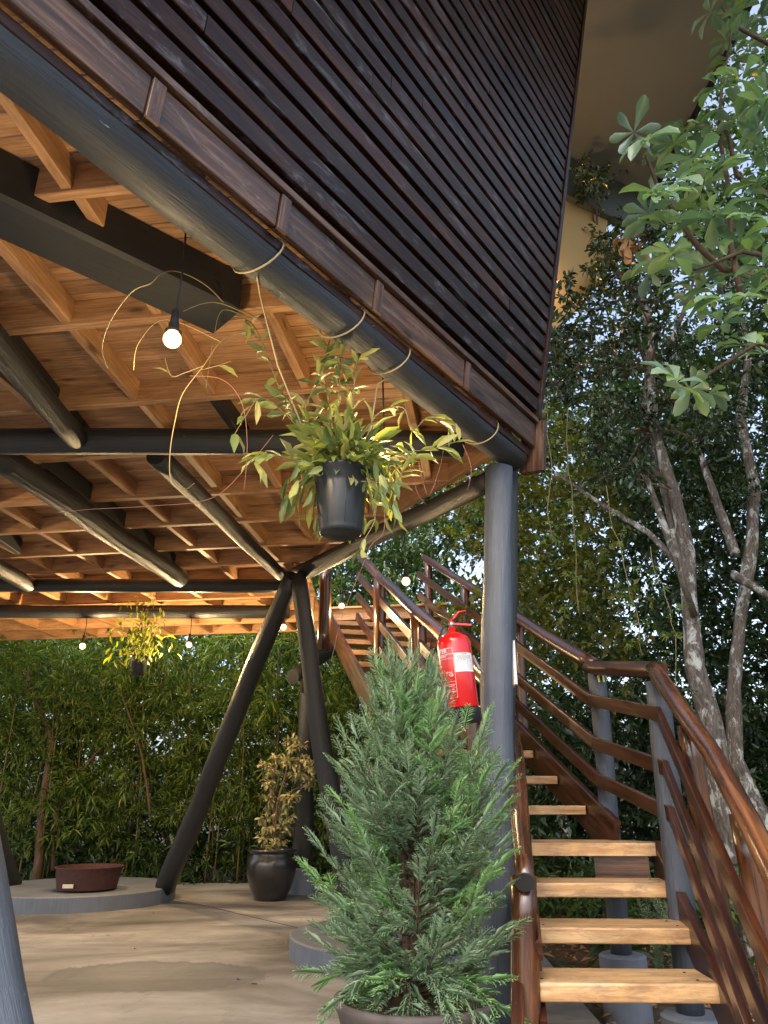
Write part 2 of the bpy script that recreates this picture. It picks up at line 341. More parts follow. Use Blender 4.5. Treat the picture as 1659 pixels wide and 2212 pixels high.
M['lf_dry'] = leafmat('dry leaves', [(.30, .16, .08), (.42, .25, .14)], .7, .25, (1, .8, .6))
M['lf_yel'] = leafmat('yellow vine leaves', [(.10, .10, .02), (.17, .16, .03), (.06, .10, .02)], .5, .4)
M['lf_pot'] = leafmat('hanging plant leaves', [(.11, .17, .07), (.20, .26, .11), (.32, .36, .14), (.48, .48, .16), (.40, .36, .24)], .35, .25)
M['lf_varieg'] = leafmat('variegated leaves', [(.22, .24, .12), (.42, .39, .22), (.55, .50, .31), (.16, .20, .09)], .45, .25, (1.2, 1.1, .6))
M['lf_con'] = leafmat('conifer sprays', [(.17, .28, .18), (.24, .36, .25), (.34, .45, .33), (.23, .39, .20), (.20, .20, .12)], .5, .2, (1, 1.4, .7))
M['lf_cont'] = leafmat('bright conifer tips', [(.24, .44, .18), (.32, .52, .24)], .5, .25, (1, 1.4, .6))
def bulbmat():
    m, nt, b = mat('lit bulb glass'); e = N(nt, 'ShaderNodeEmission'); e.inputs[0].default_value = (1, .62, .22, 1); e.inputs[1].default_value = 2.4
    nt.links.new(e.outputs[0], nt.nodes['Material Output'].inputs[0]); return m
M['bulb'] = bulbmat()
# ---------------------------------------------------------------- ground
bw = MB(); n = 60
me_v = []; 
for j in range(n+1):
    for i in range(n+1):
        x = -60+120*i/n; y = -50+120*j/n; me_v.append((x, y, -.12+.05*noise.noise(V(x*.3, y*.3, 0))))
for j in range(n):
    for i in range(n):
        a = j*(n+1)+i; bw.f.append((a, a+1, a+n+2, a+n+1)); bw.uv += [(0, 0)]*4
bw.v = me_v; tag(bw.build('ground', M['ground'], smooth=True), kind='structure')
# patio slab
edge = [(-9, -3), (1.1, -3), (1.12, 2.5), (1.18, 4.2), (1.22, 5.6), (1.3, 7.4), (.9, 9.0), (.35, 10.6), (-.3, 11.8), (-1.4, 12.25), (-3.0, 12.35), (-5, 12.4), (-9, 12.2)]
tag(MB().prism([(x, y, 0) for x, y in edge], .2).build('patio_floor', M['concrete']), kind='structure')
tag(MB().prism([(1.2, -3, -.03), (3.2, -3, -.03), (2.9, 3.9, -.03), (1.9, 4.25, -.03), (1.16, 4.22, -.03)], .1).build('path', M['concrete']), kind='structure')
# ---------------------------------------------------------------- the raised house
H = empty('raised_timber_house', (0, 5, 0), 'raised timber house on dark log legs with slatted wall above a joisted underside', 'house')
J = CAMZ+2.27                                         # joist underside
r0, r1 = P(0, 112, rel=2.17), P(1112, 988, rel=2.17)
d = (r1-r0).normalized(); d.z = 0; d.normalize(); nrm = V(d.y, -d.x, 0)
rimA = r0-d*6.0; rimB = r1
apex = P(628, 1248, rel=2.17)
MB().tube([rimA, r0, rimB], [.105, .1, .098], 28, .05, dense=.2, bend=.02).build('rim_beam', M['slate'], H, smooth=True)
MB().tube([apex, P(1065, 1035, rel=2.05)], [.085, .075], 20, .07, dense=.15, bend=.03).build('edge_beam', M['slatedark'], H, smooth=True)
for a, b, ra, rb in [((-300, 952), (1000, 957), .085, .085), ((-300, 1264), (640, 1266), .075, .075), ((-300, 1320), (625, 1322), .08, .08)]:
    MB().tube([P(*a, rel=2.16), P(*b, rel=2.16)], [ra, rb], 20, .05, dense=.25, bend=.03).build('cross_beam', M['slatedark'], H, smooth=True)
for a, b, ra, rb in [((-20, 972), (388, 1250), .10, .095), ((340, 985), (606, 1240), .07, .065), ((-130, 590), (165, 945), .075, .075), ((-260, 1080), (60, 1262), .08, .08)]:
    MB().tube([P(*a, rel=2.15), P(*b, rel=2.15)], [ra, rb], 20, .06, dense=.2, bend=.03).build('floor_bearer', M['slatedark'], H, smooth=True)
# boxed black beam
bz = 2.19
q = [P(522, 675, rel=bz), P(452, 722, rel=bz), P(0, 527, rel=bz), P(0, 425, rel=bz)]
dd = (q[0]-q[3]).normalized(); mid0 = (q[0]+q[1])/2; mid0.z += .12; mid1 = mid0-dd*5; w_ = abs((q[1]-q[0]).dot(V(dd.y, -dd.x, 0)))
MB().beam(mid1, mid0, w_, .24).build('boxed_beam', M['black'], H)
for a_, b_ in (((100, 992), (378, 1216)), ((-60, 640), (196, 962)), ((-200, 1010), (40, 1180))):
    MB().beam(P(*a_, rel=2.335), P(*b_, rel=2.335), .055, .155).build('side_joist', M['black'], H)
# deck outline as a function of the along coordinate
e1 = V(math.sin(R(8)), math.cos(R(8)), 0); e2 = V(e1.y, -e1.x, 0)
bound = [rimA+nrm*.05, rimB+nrm*.05+d*.05, apex+V(.12, .15, 0), apex+V(.1, 2.35, 0), apex+V(.1, 2.36, 0)+e2*1.75, apex+V(.1, 4.0, 0)+e2*1.75]
ba = [(p.dot(e1), p.dot(e2)) for p in bound]
def bmax(a):
    for (a0, b0), (a1, b1) in zip(ba, ba[1:]):
        if a0 <= a <= a1: return b0+(b1-b0)*(a-a0)/max(1e-6, a1-a0)
    return None
def W3(a, b, z): return V(*(e1*a+e2*b)[:2], z)
BMIN = -8.0
fl = MB(); a = -1.0; wv = .105
while a < 10.5:
    bm = bmax(a+wv/2)
    if bm is not None:
        b0 = BMIN-random.random()*2
        while b0 < bm-.02:
            b1 = min(bm, b0+random.uniform(2.2, 3.6))
            fl.beam(W3(a+wv/2, b0, J+.162), W3(a+wv/2, b1-.004, J+.162), wv-.007, .024); b0 = b1
    a += wv
fl.build('floor_boards', M['pine'], H)
As = [-.2, .55, 1.3, 2.12, 2.95, 3.75, 4.44, 5.2, 5.84, 6.5, 7.05, 7.7, 8.35, 9.0, 9.7, 10.3]
Bs = [-6.4, -5.8, -5.2, -4.6, -4.0, -3.4, -2.76, -2.07, -1.58, -.98, -.4, .2, .75]
for a in As:
    bm = bmax(a)
    MB().beam(W3(a, BMIN, J+.075), W3(a, bm-.02, J+.075+random.uniform(-.003, .003)), .05, .15).build('joist', M['pine'], H)
first = {}
for i, a in enumerate(As[:-1]):
    for b in Bs:
        a1 = As[i+1]; bm = min(bmax(a), bmax(a1))
        if b > bm-.05: continue
        jb = random.uniform(-.03, .03); dark = (b == -1.58 and 3.5 < a < 4.4)
        if a < 1.2 and b > -2: continue
        MB().beam(W3(a+.027, b+jb, J+.082), W3(a1-.027, b+jb*.6, J+.082), random.choice([.045, .05, .06]), .135).build('nogging', M['black'] if dark else M['pine'], H)
MB().beam(apex+V(.06, .1, 0)+V(0, 0, .18), rimB+V(-.02, .02, .18), .045, .17).build('header_board', M['pine'], H)
# legs
def leg(p0, p1, ra, rb, m='slatedark', wob=.05, bend=.03):
    MB().tube([p0, p1], [ra, rb], 26, wob, dense=.18, bend=bend).build('support_post', M[m], H, smooth=True)
leg(P(1072, 2262, Y=4.4), P(1077, 1012, Y=4.45), .098, .088, 'slate2', .06, .02)
leg(V(.60, 4.68, 0), P(1096, 1020, Y=4.7), .08, .075, 'slate', .05, .0)
leg(P(358, 1915, z=.17), P(632, 1245, rel=2.08), .125, .088)
leg(P(757, 1990, z=.15), P(640, 1240, rel=2.1), .105, .082)
leg(P(22, 1910, z=.17), P(-160, 1250, rel=2.05), .12, .09)
leg(V(-1.17, 3.0, 0), V(-2.5, 3.15, CAMZ+2.1), .125, .10, 'slate2', .05, .0)
pb0 = V(-1.10, 11.0, .30); pb1 = P(664, 1455, Y=10.4)
leg(pb0, pb1, .14, .10); leg(pb1-V(0, 0, .25), P(668, 1300, Y=9.9), .09, .08)
MB().tube([P(632, 1462, Y=10.0), P(735, 1390, Y=11.2)], .095, 20, .05, dense=.2).build('cross_beam', M['slatedark'], H, smooth=True)
# slatted wall, leaning outwards over the rim beam
lean = R(6); wup = (nrm*math.sin(lean)+V(0, 0, math.cos(lean))).normalized(); wn_ = d.cross(wup).normalized()
if wn_.dot(nrm) < 0: wn_ = -wn_
O = rimB+nrm*.11+V(0, 0, .05)
def onwall(px, py, off=0):
    c = V(0, 0, CAMZ); r = ray(px, py); o = O+wn_*off; k = (o-c).dot(wn_)/r.dot(wn_); p = c+r*k-O
    return p.dot(d), p.dot(wup)
s0, h0 = onwall(1150, 902); s1, h1 = onwall(1262, -60)
def corner(h): return s0+(s1-s0)*(h-h0)/(h1-h0)
def WP(s, h, off=0): return O+d*s+wup*h+wn_*off
HT = h1+1.3
sw = tag(MB().prism([WP(-9, h0-.05), WP(corner(h0-.05), h0-.05), WP(corner(HT), HT), WP(-9, HT)], .05).build('slat_wall', M['backing'], H), 'leaning slatted wall')
sl_ = MB(); h = h0+.02; PIT = .132
while h < HT-.1:
    s_end = corner(h+.05)-.01; s_ = -9-random.random()*2
    while s_ < s_end:
        e_ = min(s_end, s_+random.uniform(2.4, 4.2))
        if s_end-e_ < .5: e_ = s_end
        jt = random.uniform(-.003, .003); w2 = PIT-.038+random.uniform(-.004, .004)
        sl_.beam(WP(s_, h+PIT/2, .022), WP(e_-.004, h+PIT/2, .022+jt), w2, .040, wn_.copy()); s_ = e_
    h += PIT
def fix(s): return s
o = sl_.build('slats', M['stain'], sw)
MB().beam(WP(corner(h0-.02)+.012, h0-.02, .02), WP(corner(HT)+.012, HT, .02), .05, .07, wn_).build('corner_trim', M['rail'] if 0 else M['stain'], sw)
# fascia boards
fb0 = h0-.235; sA = -9
cuts = [onwall(308, 215)[0], onwall(588, 470)[0], onwall(797, 640)[0], onwall(993, 808)[0]]
fas = MB(); prev = sA
for c_ in cuts+[corner(h0)-.01]:
    fas.beam(WP(prev+.003, fb0+.09, .012), WP(c_-.003, fb0+.09, .012), .165, .035, wn_); prev = c_
fas.build('fascia_board', M['fascia'], H)
tb = MB(); tb.beam(WP(sA, h0-.035, .022), WP(corner(h0)-.01, h0-.035, .022), .035, .06, wn_); tb.build('ledge_batten', M['fascia'], H)
for c_ in cuts:
    MB().beam(WP(c_+.03, fb0-.0, .035), WP(c_+.03, fb0+.17, .035), .055, .014, wn_).build('joint_block', M['fascia'], H)
MB().beam(WP(corner(h0)+.03, fb0-.16, .0), WP(corner(h0)+.03, h0-.03, .0), .05, .17, wn_).build('end_board', M['fascia'], H)
MB().beam(WP(sA, fb0-.03, -.03), WP(corner(h0)-.02, fb0-.03, -.03), .05, .05, wn_).build('packing_board', M['stain'], H)
# roof soffit, fascia beam and cream wall
rz = 7.2
roof_pts = [P(1221, 345, rel=rz), P(1400, 436, rel=rz), P(1500, 240, rel=rz), P(1552, 138, rel=rz), P(1700, -180, rel=rz), P(1700, -180, rel=rz)+V(-.1, -4, 0), V(-4, -3, CAMZ+rz), V(-4, 3.2, CAMZ+rz), P(1180, 323, rel=rz)]
roof = MB().prism(roof_pts, -.16 if False else .16)
rf = roof.build('roof_soffit', M['olive'], H)
for v in rf.data.vertices: pass
tr = MB(); rp = [P(1402, 424, rel=rz-.02), P(1500, 240, rel=rz-.02), P(1553, 138, rel=rz-.02), P(1703, -180, rel=rz-.02)]
for a_, b_ in zip(rp, rp[1:]): tr.beam(a_+V(.02, 0, .12), b_+V(.02, 0, .12), .04, .34)
tr.build('roof_edge', M['black'], rf)
g0, g1 = P(1221, 334, rel=rz), P(1363, 405, rel=rz); gd = (g1-g0).normalized(); gn = V(gd.y, -gd.x, 0)
MB().beam(g0-gd*2.2+V(0, .06, -.33), g1+gd*.35+V(0, .06, -.33), .12, .64).build('eaves_beam', M['greygreen'], H)
def onvert(px, py):
    g = g0+V(0, .22, 0)-V(0, 0, CAMZ); n_ = V(gd.y, -gd.x, 0); r_ = ray(px, py); k = g.dot(n_)/r_.dot(n_); return r_*k+V(0, 0, CAMZ)
MB().prism([onvert(1040, 420), onvert(1040, 800), onvert(1150, 762), onvert(1184, 722), onvert(1240, 672), onvert(1286, 600), onvert(1306, 400)][::-1], .12).build('cream_wall', M['cream'], H)
# lamp that lights the cream wall
lp = P(1150, 600, Y=6.5)
L_ = empty('wall_lamp', lp, 'small warm wall lamp glowing beside the cream upper wall behind slats', 'lamp')
MB().lathe([(.001, -.06), (.05, -.05), (.06, 0), (.05, .05), (.001, .06)], lp, seg=16).build('bulb', M['bulb'], L_, smooth=True)
MB().lathe([(.001, .13), (.06, .13), (.065, .05), (.06, .05)], lp, seg=16).build('socket', M['black'], L_, smooth=True)
MB().beam(lp+V(0, .05, .1), lp+V(0, .5, .1), .03, .03).build('bracket', M['black'], L_)
def lamp(p, w, col=(1, .70, .35), r=.04, parent=None):
    l = bpy.data.lights.new('bulb_light', 'POINT'); l.energy = w; l.color = col; l.shadow_soft_size = r
    o = bpy.data.objects.new('bulb_light', l); COL.objects.link(o); o.parent = parent; o.location = p-parent_world(parent)
lamp(lp-V(0, .1, .05), 10, (1, .50, .14), .05, L_)
# ---------------------------------------------------------------- pendant bulbs
def pendant(cx, cy, Y, top, label, r=.03, w=1.0):
    b = P(cx, cy, Y=Y); t = V(b.x, b.y, top)
    e = empty('pendant_bulb', t, label, 'pendant bulb', 'bare bulbs hanging under the raised house')
    sag = V(random.uniform(-.01, .01), random.uniform(-.01, .01), 0)
    s_ = b+V(0, 0, r+.085)
    MB().tube([t, t.lerp(s_, .5)+sag, s_], .005, 6).build('cord', M['cord'], e, smooth=True)
    MB().lathe([(.001, .10), (.014, .10), (.017, .05), (.02, .04), (.022, .012), (.034, .0), (.034, -.004), (.001, -.004)], b+V(0, 0, r), seg=18).build('socket', M['black'], e, smooth=True)
    pr = [(.001, r*1.2)]+[(r*.55, r*1.1)]+[(r*math.sin(g), r*math.cos(g)) for g in [R(x) for x in range(40, 180, 14)]]+[(.001, -r)]
    MB().lathe(pr, b, seg=20).build('bulb', M['bulb'], e, smooth=True)
    lamp(b-V(0, 0, r+.03), BULB_W*w, r=.035, parent=e)
pendant(372, 733, 2.5, J+.02, 'large bare bulb on a black cord hanging from the boxed black beam', .036, 1.0)
pendant(830, 986, 3.5, J+.15, 'lit bulb partly hidden by leaves to the right of the hanging pot', .032, 1.0)
pendant(877, 1256, 5.6, CAMZ+2.12, 'lit bulb on a long cord under the sloping edge beam before the stair rail', .032, 1.1)
pendant(738, 1309, 7.9, CAMZ+2.3, 'small lit bulb between the hanging brown post and the full height brown post', .03, 1.3)
pendant(826, 1303, 9.9, J, 'small lit bulb behind the stairs right of the full height brown post', .034, 1.3)
pendant(612, 1355, 8.2, CAMZ+2.2, 'lit bulb hanging where the two dark legs meet', .034, 1.6)
pendant(178, 1396, 8.9, CAMZ+2.1, 'leftmost lit bulb before the bamboo over the fire pit', .036, 7.5)
pendant(408, 1393, 8.9, CAMZ+2.1, 'lit bulb before the bamboo right of the far hanging pot', .034, 7.5)
pendant(-420, 1000, 4.6, J, 'added unseen bulb left of the view over the patio', .034, 1.6)  # added bulb outside the view, kept for the light it gives
pendant(260, 1285, 6.6, J, 'lit bulb above', .034, 1.4) if False else None
# ---------------------------------------------------------------- plinths
def disc(c, r_, z1, name, label, m='plinth'):
    o = MB().lathe([(.001, z1), (r_-.015, z1), (r_, z1-.012), (r_, -.15)], c, seg=96, wob=.006).build(name, M[m], loc=c, smooth=False)
    return tag(o, label, 'plinth')
disc(V(-3.78, 10.2, 0), 1.17, .165, 'round_plinth', 'wide round blue grey plinth carrying the rusty fire bowl')
disc(V(.24, 6.85, 0), 1.0, .15, 'round_plinth', 'round blue grey plinth behind the potted conifer')
disc(V(-1.10, 11.0, 0), .19, .31, 'post_footing', 'tall round grey footing behind the dark glazed pot')
disc(V(1.50, 5.35, -.02), .145, .27, 'post_footing', 'round grey footing seen between the lower stair treads')
disc(V(1.55, 4.38, -.02), .155, .17, 'post_footing', 'round grey footing at the foot of the nearest stair post')
# ---------------------------------------------------------------- fire bowl
fp = P(187, 1922, z=.17); FB = empty('fire_bowl', fp, 'rusty brown round steel fire bowl on the wide plinth', 'fire bowl')
MB().lathe([(.001, .012), (.33, .012), (.335, .015), (.375, .24), (.392, .24), (.392, .25), (.368, .25), (.325, .03), (.001, .03)], fp+V(0, 0, .002), seg=48).build('bowl', M['rust'], FB, smooth=False)
pa = fp+V(-.085, -.368, .07); MB().beam(pa-V(.06, 0, 0), pa+V(.06, 0, 0), .012, .04).build('name_plate', M['plate'], FB)
# ---------------------------------------------------------------- staircase
ST = empty('staircase', (1.1, 4.2, 0), 'open timber staircase with varnished treads and red brown log railings', 'staircase')
sd = V(.187, .982, 0); sr = V(.982, -.187, 0)                   # lower flight
base = V(.636, 3.66, 0)
zt = [-.12, .10, .33, .51, .69, .87]                             # tread tops
# treads: front edge pixel rows give the depth
tr_def = [(1152, 1541, 3.62, .435), (1158, 1492, 4.12, .570), (1149, 1449, 4.50, .730)]
tl, trr = [], []
for (xl, xr, Y, z) in tr_def:
    a_ = P(xl, 0, Y=Y); zc = Y*CP+(z-CAMZ)*SP
    pl = V((xl-829.5)/F*zc, Y, z); pr = V((xr-829.5)/F*zc, Y-.03, z)
    tl.append(pl); trr.append(pr)
    dp = .31; back = V(.05, dp, 0)
    MB().beam(pl+back/2+V(0, 0, -.036), pr+back/2+V(0, 0, -.036), dp, .072).build('tread', M['tread'], ST, bevel=.004)
for pl, pr in zip(tl, trr):
    for q_, sg in ((pl, 1), (pr, -1)):
        for dy in (.07, .22):
            c_ = q_+V(.05*sg, dy, .001); MB().lathe([(.007, 0), (.006, .002), (.001, .001)], c_, seg=10).build('screw', M['backing'], ST)
for k, z in enumerate([.29, .145]):
    pl = tl[0]-V(.06, .42, 0)*(k+1); pr = trr[0]-V(.06, .42, 0)*(k+1); pl.z = pr.z = z-.026
    MB().beam(pl+V(.02, .15, 0), pr+V(.02, .15, 0), .31, .052).build('tread', M['tread'], ST, bevel=.004)
# winder landing tread
Yl, zl = 4.88, .911; zc = Yl*CP+(zl-CAMZ)*SP
A1 = V((1138-829.5)/F*zc, Yl, zl); A2 = V((1411-829.5)/F*zc, Yl-.03, zl)
MB().prism([A1, A2, A2+V(.06, .16, 0), V(1.50, 5.28, zl), A1+V(.04, .42, 0)], .07).build('tread', M['tread'], ST, bevel=.004)
MB().beam(A1+V(.42, .09, -.15), A2+V(-.04, .03, -.15), .03, .16).build('landing_bearer', M['log'], ST)
# upper flight
ud = V(-.325, 1.42, 0).normalized(); ul = V(-.975, -.223, 0)
uo = V(1.45, 5.24, 0); uw = 1.1; slope = .73/1.457
UB = zl                                                          # z at start
rise = .205; go = rise/slope
for k in range(1, 13):
    z = UB+rise*k; c0 = uo+ud*(go*(k-.35)); fr = c0+V(0, 0, z-.024)
    if z > J+.2: break
    MB().beam(fr+ud*.14-V(0, 0, .005), fr+ul*uw+ud*.14-V(0, 0, .005), .29, .058).build('tread', M['tread'] if k < 5 else M['pine'], ST, bevel=.003)
topl = (J+.2-UB)/slope
def inc(p, t, z): return V(p.x, p.y, 0)+ud*t+V(0, 0, z+slope*t)
MB().beam(inc(uo-ul*.03, -.05, UB+.03), inc(uo-ul*.03, topl, UB+.03), .045, .25).build('stringer', M['rail'], ST)
MB().beam(inc(uo+ul*(uw+.03), -.1, UB+.02), inc(uo+ul*(uw+.03), topl, UB+.02), .045, .25).build('stringer', M['rail'], ST)
# lower stringers
for s_, off in ((0, -.05), (1, .05)):
    t0 = (tl if s_ == 0 else trr)[0]+V(off, .1, -.06); t3 = (A1 if s_ == 0 else A2)+V(off, .12, -.10)
    dd_ = (t3-t0); MB().beam(t0-dd_*.62, t3+dd_*.02, .05, .21).build('stringer', M['rail'], ST)
# stair posts
def spost(p0, p1, r_, m, nm='stair_post', wob=.05):
    return MB().tube([p0, p1], [r_*1.05, r_], 18, wob, dense=.15, bend=.02).build(nm, M[m], ST, smooth=True)
RA = P(1285, 1440, Y=5.35); RB = P(1422, 1455, Y=4.4)
RA_ = RA.copy(); RB_ = RB.copy()
spost(V(1.50, 5.35, .25), RA-V(0, 0, .05), .062, 'slate3'); spost(V(1.55, 4.40, .15), RB-V(0, 0, .05), .068, 'slate3')
pm = MB()
for x_ in (1292, 1302): a_ = P(x_, 1458, Y=5.275); pm.tube([a_, a_+V(.004, 0, -.05)], .007, 6)
pm.build('painted_light_spots', M['yellow'], ST)  # spots of light on the stair post, drawn as yellow strokes
# outer handrail and three boards
def rise_pts(off, Ax, Bx):  # polyline: top of upper flight -> A -> B -> down
    up_t = 4.35
    top = RA+ud*up_t+V(0, 0, slope*up_t)
    dn = V(-.22, -.98, -.47)*2.15
    return [q_+V(0, 0, off) for q_ in (top, RA, RB, RB+dn*.55+V(.02, 0, .03), RB+dn)]
hp = rise_pts(0, 0, 0)
MB().tube([hp[0], hp[1]], [.045, .052], 16, .06, dense=.2, bend=.03).build('handrail', M['rail'], ST, smooth=True)
MB().tube([hp[1]+V(-.03, .05, 0), hp[2]+V(.01, -.02, .015)], .05, 16, .05, dense=.1).build('handrail', M['rail'], ST, smooth=True)
MB().tube([hp[2]+V(-.02, .04, .03), hp[3], hp[4]], [.048, .042, .040], 16, .06, dense=.12, bend=.03).build('handrail', M['log'], ST, smooth=True)
for off in (-.24, -.528, -.765):
    b_ = rise_pts(off, 0, 0)
    k_ = 0
    i0 = V(-.085, -.03, 0); i1 = V(-.075, -.06, 0); i2 = V(-.06, -.085, 0)
    for a_, c_ in ((b_[0]+i0, b_[1]+i1), (b_[1]+i1, b_[2]+i2), (b_[2]+i2, b_[4]+V(-.07, -.02, 0))):
        MB().beam(a_, c_, .032, .082).build('rail_board', M['rail'], ST, bevel=.003)
# right side brown newels
for t_ in (.62, 1.45):
    c_ = RB+V(-.20+.03/t_, -.98, 0)*t_; topz = RB.z-.47*t_-.06
    spost(V(c_.x+.02, c_.y, topz-1.35), V(c_.x-.02, c_.y, topz), .05, 'log')
# newels on upper flight, outer side
for t_ in (1.35, 2.75, 4.2):
    c_ = RA+ud*t_; zt_ = RA.z+slope*t_; spost(V(c_.x, c_.y, zt_-1.32), V(c_.x, c_.y, zt_-.02), .055, 'log')
# inner railing of upper flight
IN = V(.62, 4.95, CAMZ+.80)
ipt = IN+ud*4.3+V(0, 0, slope*4.3)
MB().tube([IN-ud*.3-V(0, 0, slope*.3), ipt], [.058, .05], 16, .08, dense=.15, bend=.05).build('handrail', M['log'], ST, smooth=True)
for off in (-.26, -.53, -.80):
    MB().beam(IN-ud*.3+V(0, 0, off-slope*.3), ipt+V(0, 0, off), .035, .09).build('rail_board', M['rail'], ST, bevel=.003)
for t_, dn in ((.1, 1.6), (1.45, 1.45), (3.0, 1.5)):
    c_ = IN+ud*t_; zt_ = IN.z+slope*t_
    spost(V(c_.x+.02, c_.y, zt_-dn), V(c_.x, c_.y, zt_+.0), .068, 'log', wob=.1)
hb = P(703, 1330, Y=7.8); spost(V(hb.x, hb.y, CAMZ+1.48), V(hb.x, hb.y, J+.1), .066, 'log', wob=.12)
# left handrail of lower flight
La, Lb = P(1134, 1906, Y=3.55), P(1104, 1570, Y=5.2)
MB().tube([La, La.lerp(Lb, .5)+V(0, 0, .01), Lb], [.043, .05, .045], 16, .07, dense=.15, bend=.02).build('handrail', M['log'], ST, smooth=True)
MB().lathe([(.001, .003), (.042, .003), (.044, 0)], La, (La-Lb), 16).build('rail_end', M['black'], ST)
for off in (-.27, -.55, -.8):
    MB().beam(La+V(.05, .05, off), Lb+V(.05, 0, off), .03, .08).build('rail_board', M['rail'], ST)
spost(V(.56, 3.62, -.1), La.lerp(Lb, .06)-V(0, 0, .03), .058, 'log', wob=.12); spost(V(.82, 4.95, .1), La.lerp(Lb, .85), .05, 'log')
# notice on the far side of the post
nb = P(1107, 1435, Y=4.52); tag(MB().beam(nb-V(.0, 0, .13), nb+V(.0, 0, .13), .02, .16, V(0, 1, 0)).build('notice_board', M['white'], loc=nb), 'narrow white notice seen edge on behind the grey corner post', 'notice')
# ---------------------------------------------------------------- fire extinguisher
ebase = P(997, 1531, Y=4.25); ax = V(-.085, 0, 1).normalized(); side = V(0, 1, 0).cross(ax).normalized(); er = .098; eh = .385
EX = empty('fire_extinguisher', ebase, 'red fire extinguisher with white label hung on the grey corner post', 'fire extinguisher')
def ecyl(ang, h, off=0):     # ang: 0 faces camera, + to the right
    return ebase+ax*h+(side*math.sin(ang)-ax.cross(side)*(-1)*0+(-side.cross(ax)*-1)*0+V(0, -1, 0)*math.cos(ang))*(er+off)
MB().lathe([(.001, 0), (er*.98, 0), (er, .006), (er, eh-.03), (er*.97, eh-.008), (er*.85, eh+.015), (er*.55, eh+.036), (er*.26, eh+.046), (er*.2, eh+.05), (er*.2, eh+.075), (.001, eh+.075)], ebase, ax, 48).build('cylinder', M['red'], EX, smooth=True)
MB().lathe([(er*.9, .0), (er*.9, -.07), (er*.8, -.075), (.001, -.075)], ebase+V(.02, .01, -.001), ax, 32).build('base_ring', M['blackpl'], EX, smooth=True)
vt = ebase+ax*(eh+.075)
MB().lathe([(.001, 0), (.018, 0), (.018, .03), (.012, .034), (.001, .034)], vt, ax, 16).build('valve', M['steel'], EX, smooth=True)
MB().tube([vt+side*-.015+ax*.03, vt+side*.02+ax*.055, vt+side*.05+ax*.088, vt+side*.095+ax*.092], [.009, .009, .008, .006], 8).build('lever', M['red'], EX, smooth=True)
MB().beam(vt+side*-.01+ax*.022, vt+side*.115+ax*.005, .022, .012, ax).build('handle', M['red'], EX, bevel=.004)
MB().tube([vt+side*-.015+ax*.015, vt+side*-.05+ax*.01, vt+side*-.08+ax*-.05, vt+side*-.086+ax*-.12], .006, 8, dense=.02).build('hose', M['blackpl'], EX, smooth=True)
MB().tube([vt+side*.0+ax*.04, vt+side*-.05+ax*.07, vt+side*-.09+ax*.1], .0025, 5).build('safety_pin', M['steel'], EX, smooth=True)
MB().tube([ebase+ax*(eh*.75)+side*(er+.004), ebase+ax*(eh*.55)+side*(er+.03), ebase+ax*(eh*.5)+side*(er+.05)+V(0, .02, 0)], .006, 6).build('wall_bracket', M['steel'], EX)
def patch(m_, a0, a1, h0_, h1_, off, n_=14):
    for i in range(n_):
        x0 = a0+(a1-a0)*i/n_; x1 = a0+(a1-a0)*(i+1)/n_
        m_.poly([ecyl(x0, h0_, off), ecyl(x1, h0_, off), ecyl(x1, h1_, off), ecyl(x0, h1_, off)])
lb = MB(); patch(lb, R(-11), R(60), .19, .295, .0012); lb.build('inspection_label', M['white'], EX)
ik = MB()
for k in range(8): patch(ik, R(-5), R(54), .203+.0068*k, .2036+.0068*k, .0018, 8)
for a_ in (-5, 8, 17, 33, 47, 54): patch(ik, R(a_), R(a_+.35), .203, .2506, .0018, 1)
patch(ik, R(14), R(34), .287, .290, .0018, 6)
for k, (x0, x1) in enumerate([(-3, 50), (-3, 53), (-5, 50), (0, 52)]):
    a_ = x0
    while a_ < x1: w1_ = random.uniform(2, 6); patch(ik, R(a_), R(min(x1, a_+w1_)), .279-.006*k, .2813-.006*k, .0018, 2); a_ += w1_+1
for a_, b_ in ((-4, 4), (8, 13), (18, 27), (34, 38), (45, 54)): patch(ik, R(a_), R(b_), .2525, .2555, .0018, 2)
ik.build('label_print', M['ink'], EX)
wp = MB(); PR = -13
patch(wp, R(-100), R(PR), .325, .3275, .001); patch(wp, R(-100), R(PR), .292, .2945, .001); patch(wp, R(PR-1), R(PR), .292, .3275, .001, 1)
patch(wp, R(-100), R(PR), .2685, .2700, .001); patch(wp, R(PR-.9), R(PR), .052, .27, .001, 1); patch(wp, R(-100), R(PR), .052, .054, .001)
patch(wp, R(-100), R(PR), .140, .1415, .001); patch(wp, R(-100), R(PR), .124, .1255, .001)
for h_, x0, x1 in ((.285, -88, -34), (.279, -80, -40), (.235, -85, -62), (.228, -85, -60), (.196, -85, -58), (.190, -46, -22), (.155, -80, -50), (.115, -70, -20), (.095, -50, -22), (.072, -75, -40), (.064, -60, -36)):
    a_ = x0
    while a_ < x1: w1_ = random.uniform(2, 7); patch(wp, R(a_), R(min(x1, a_+w1_)), h_, h_+.0032, .001, 2); a_ += w1_+1.2
wp.build('printed_panel', M['white'], EX)
def text_on(txt, size, ang, h_, nm):
    cu = bpy.data.curves.new(nm, 'FONT'); cu.body = txt; cu.size = size; cu.align_x = 'RIGHT'; cu.offset = size*.02
    to = bpy.data.objects.new(nm, cu); COL.objects.link(to); dg = bpy.context.evaluated_depsgraph_get()
    me = bpy.data.meshes.new_from_object(to.evaluated_get(dg)); bpy.data.objects.remove(to)
    for v in me.vertices:
        p = ecyl(ang+v.co.x/er, h_+v.co.y, .0014)-ebase; v.co = p
    me.materials.clear(); me.materials.append(M['white']); o = bpy.data.objects.new(nm, me); COL.objects.link(o); o.parent = EX
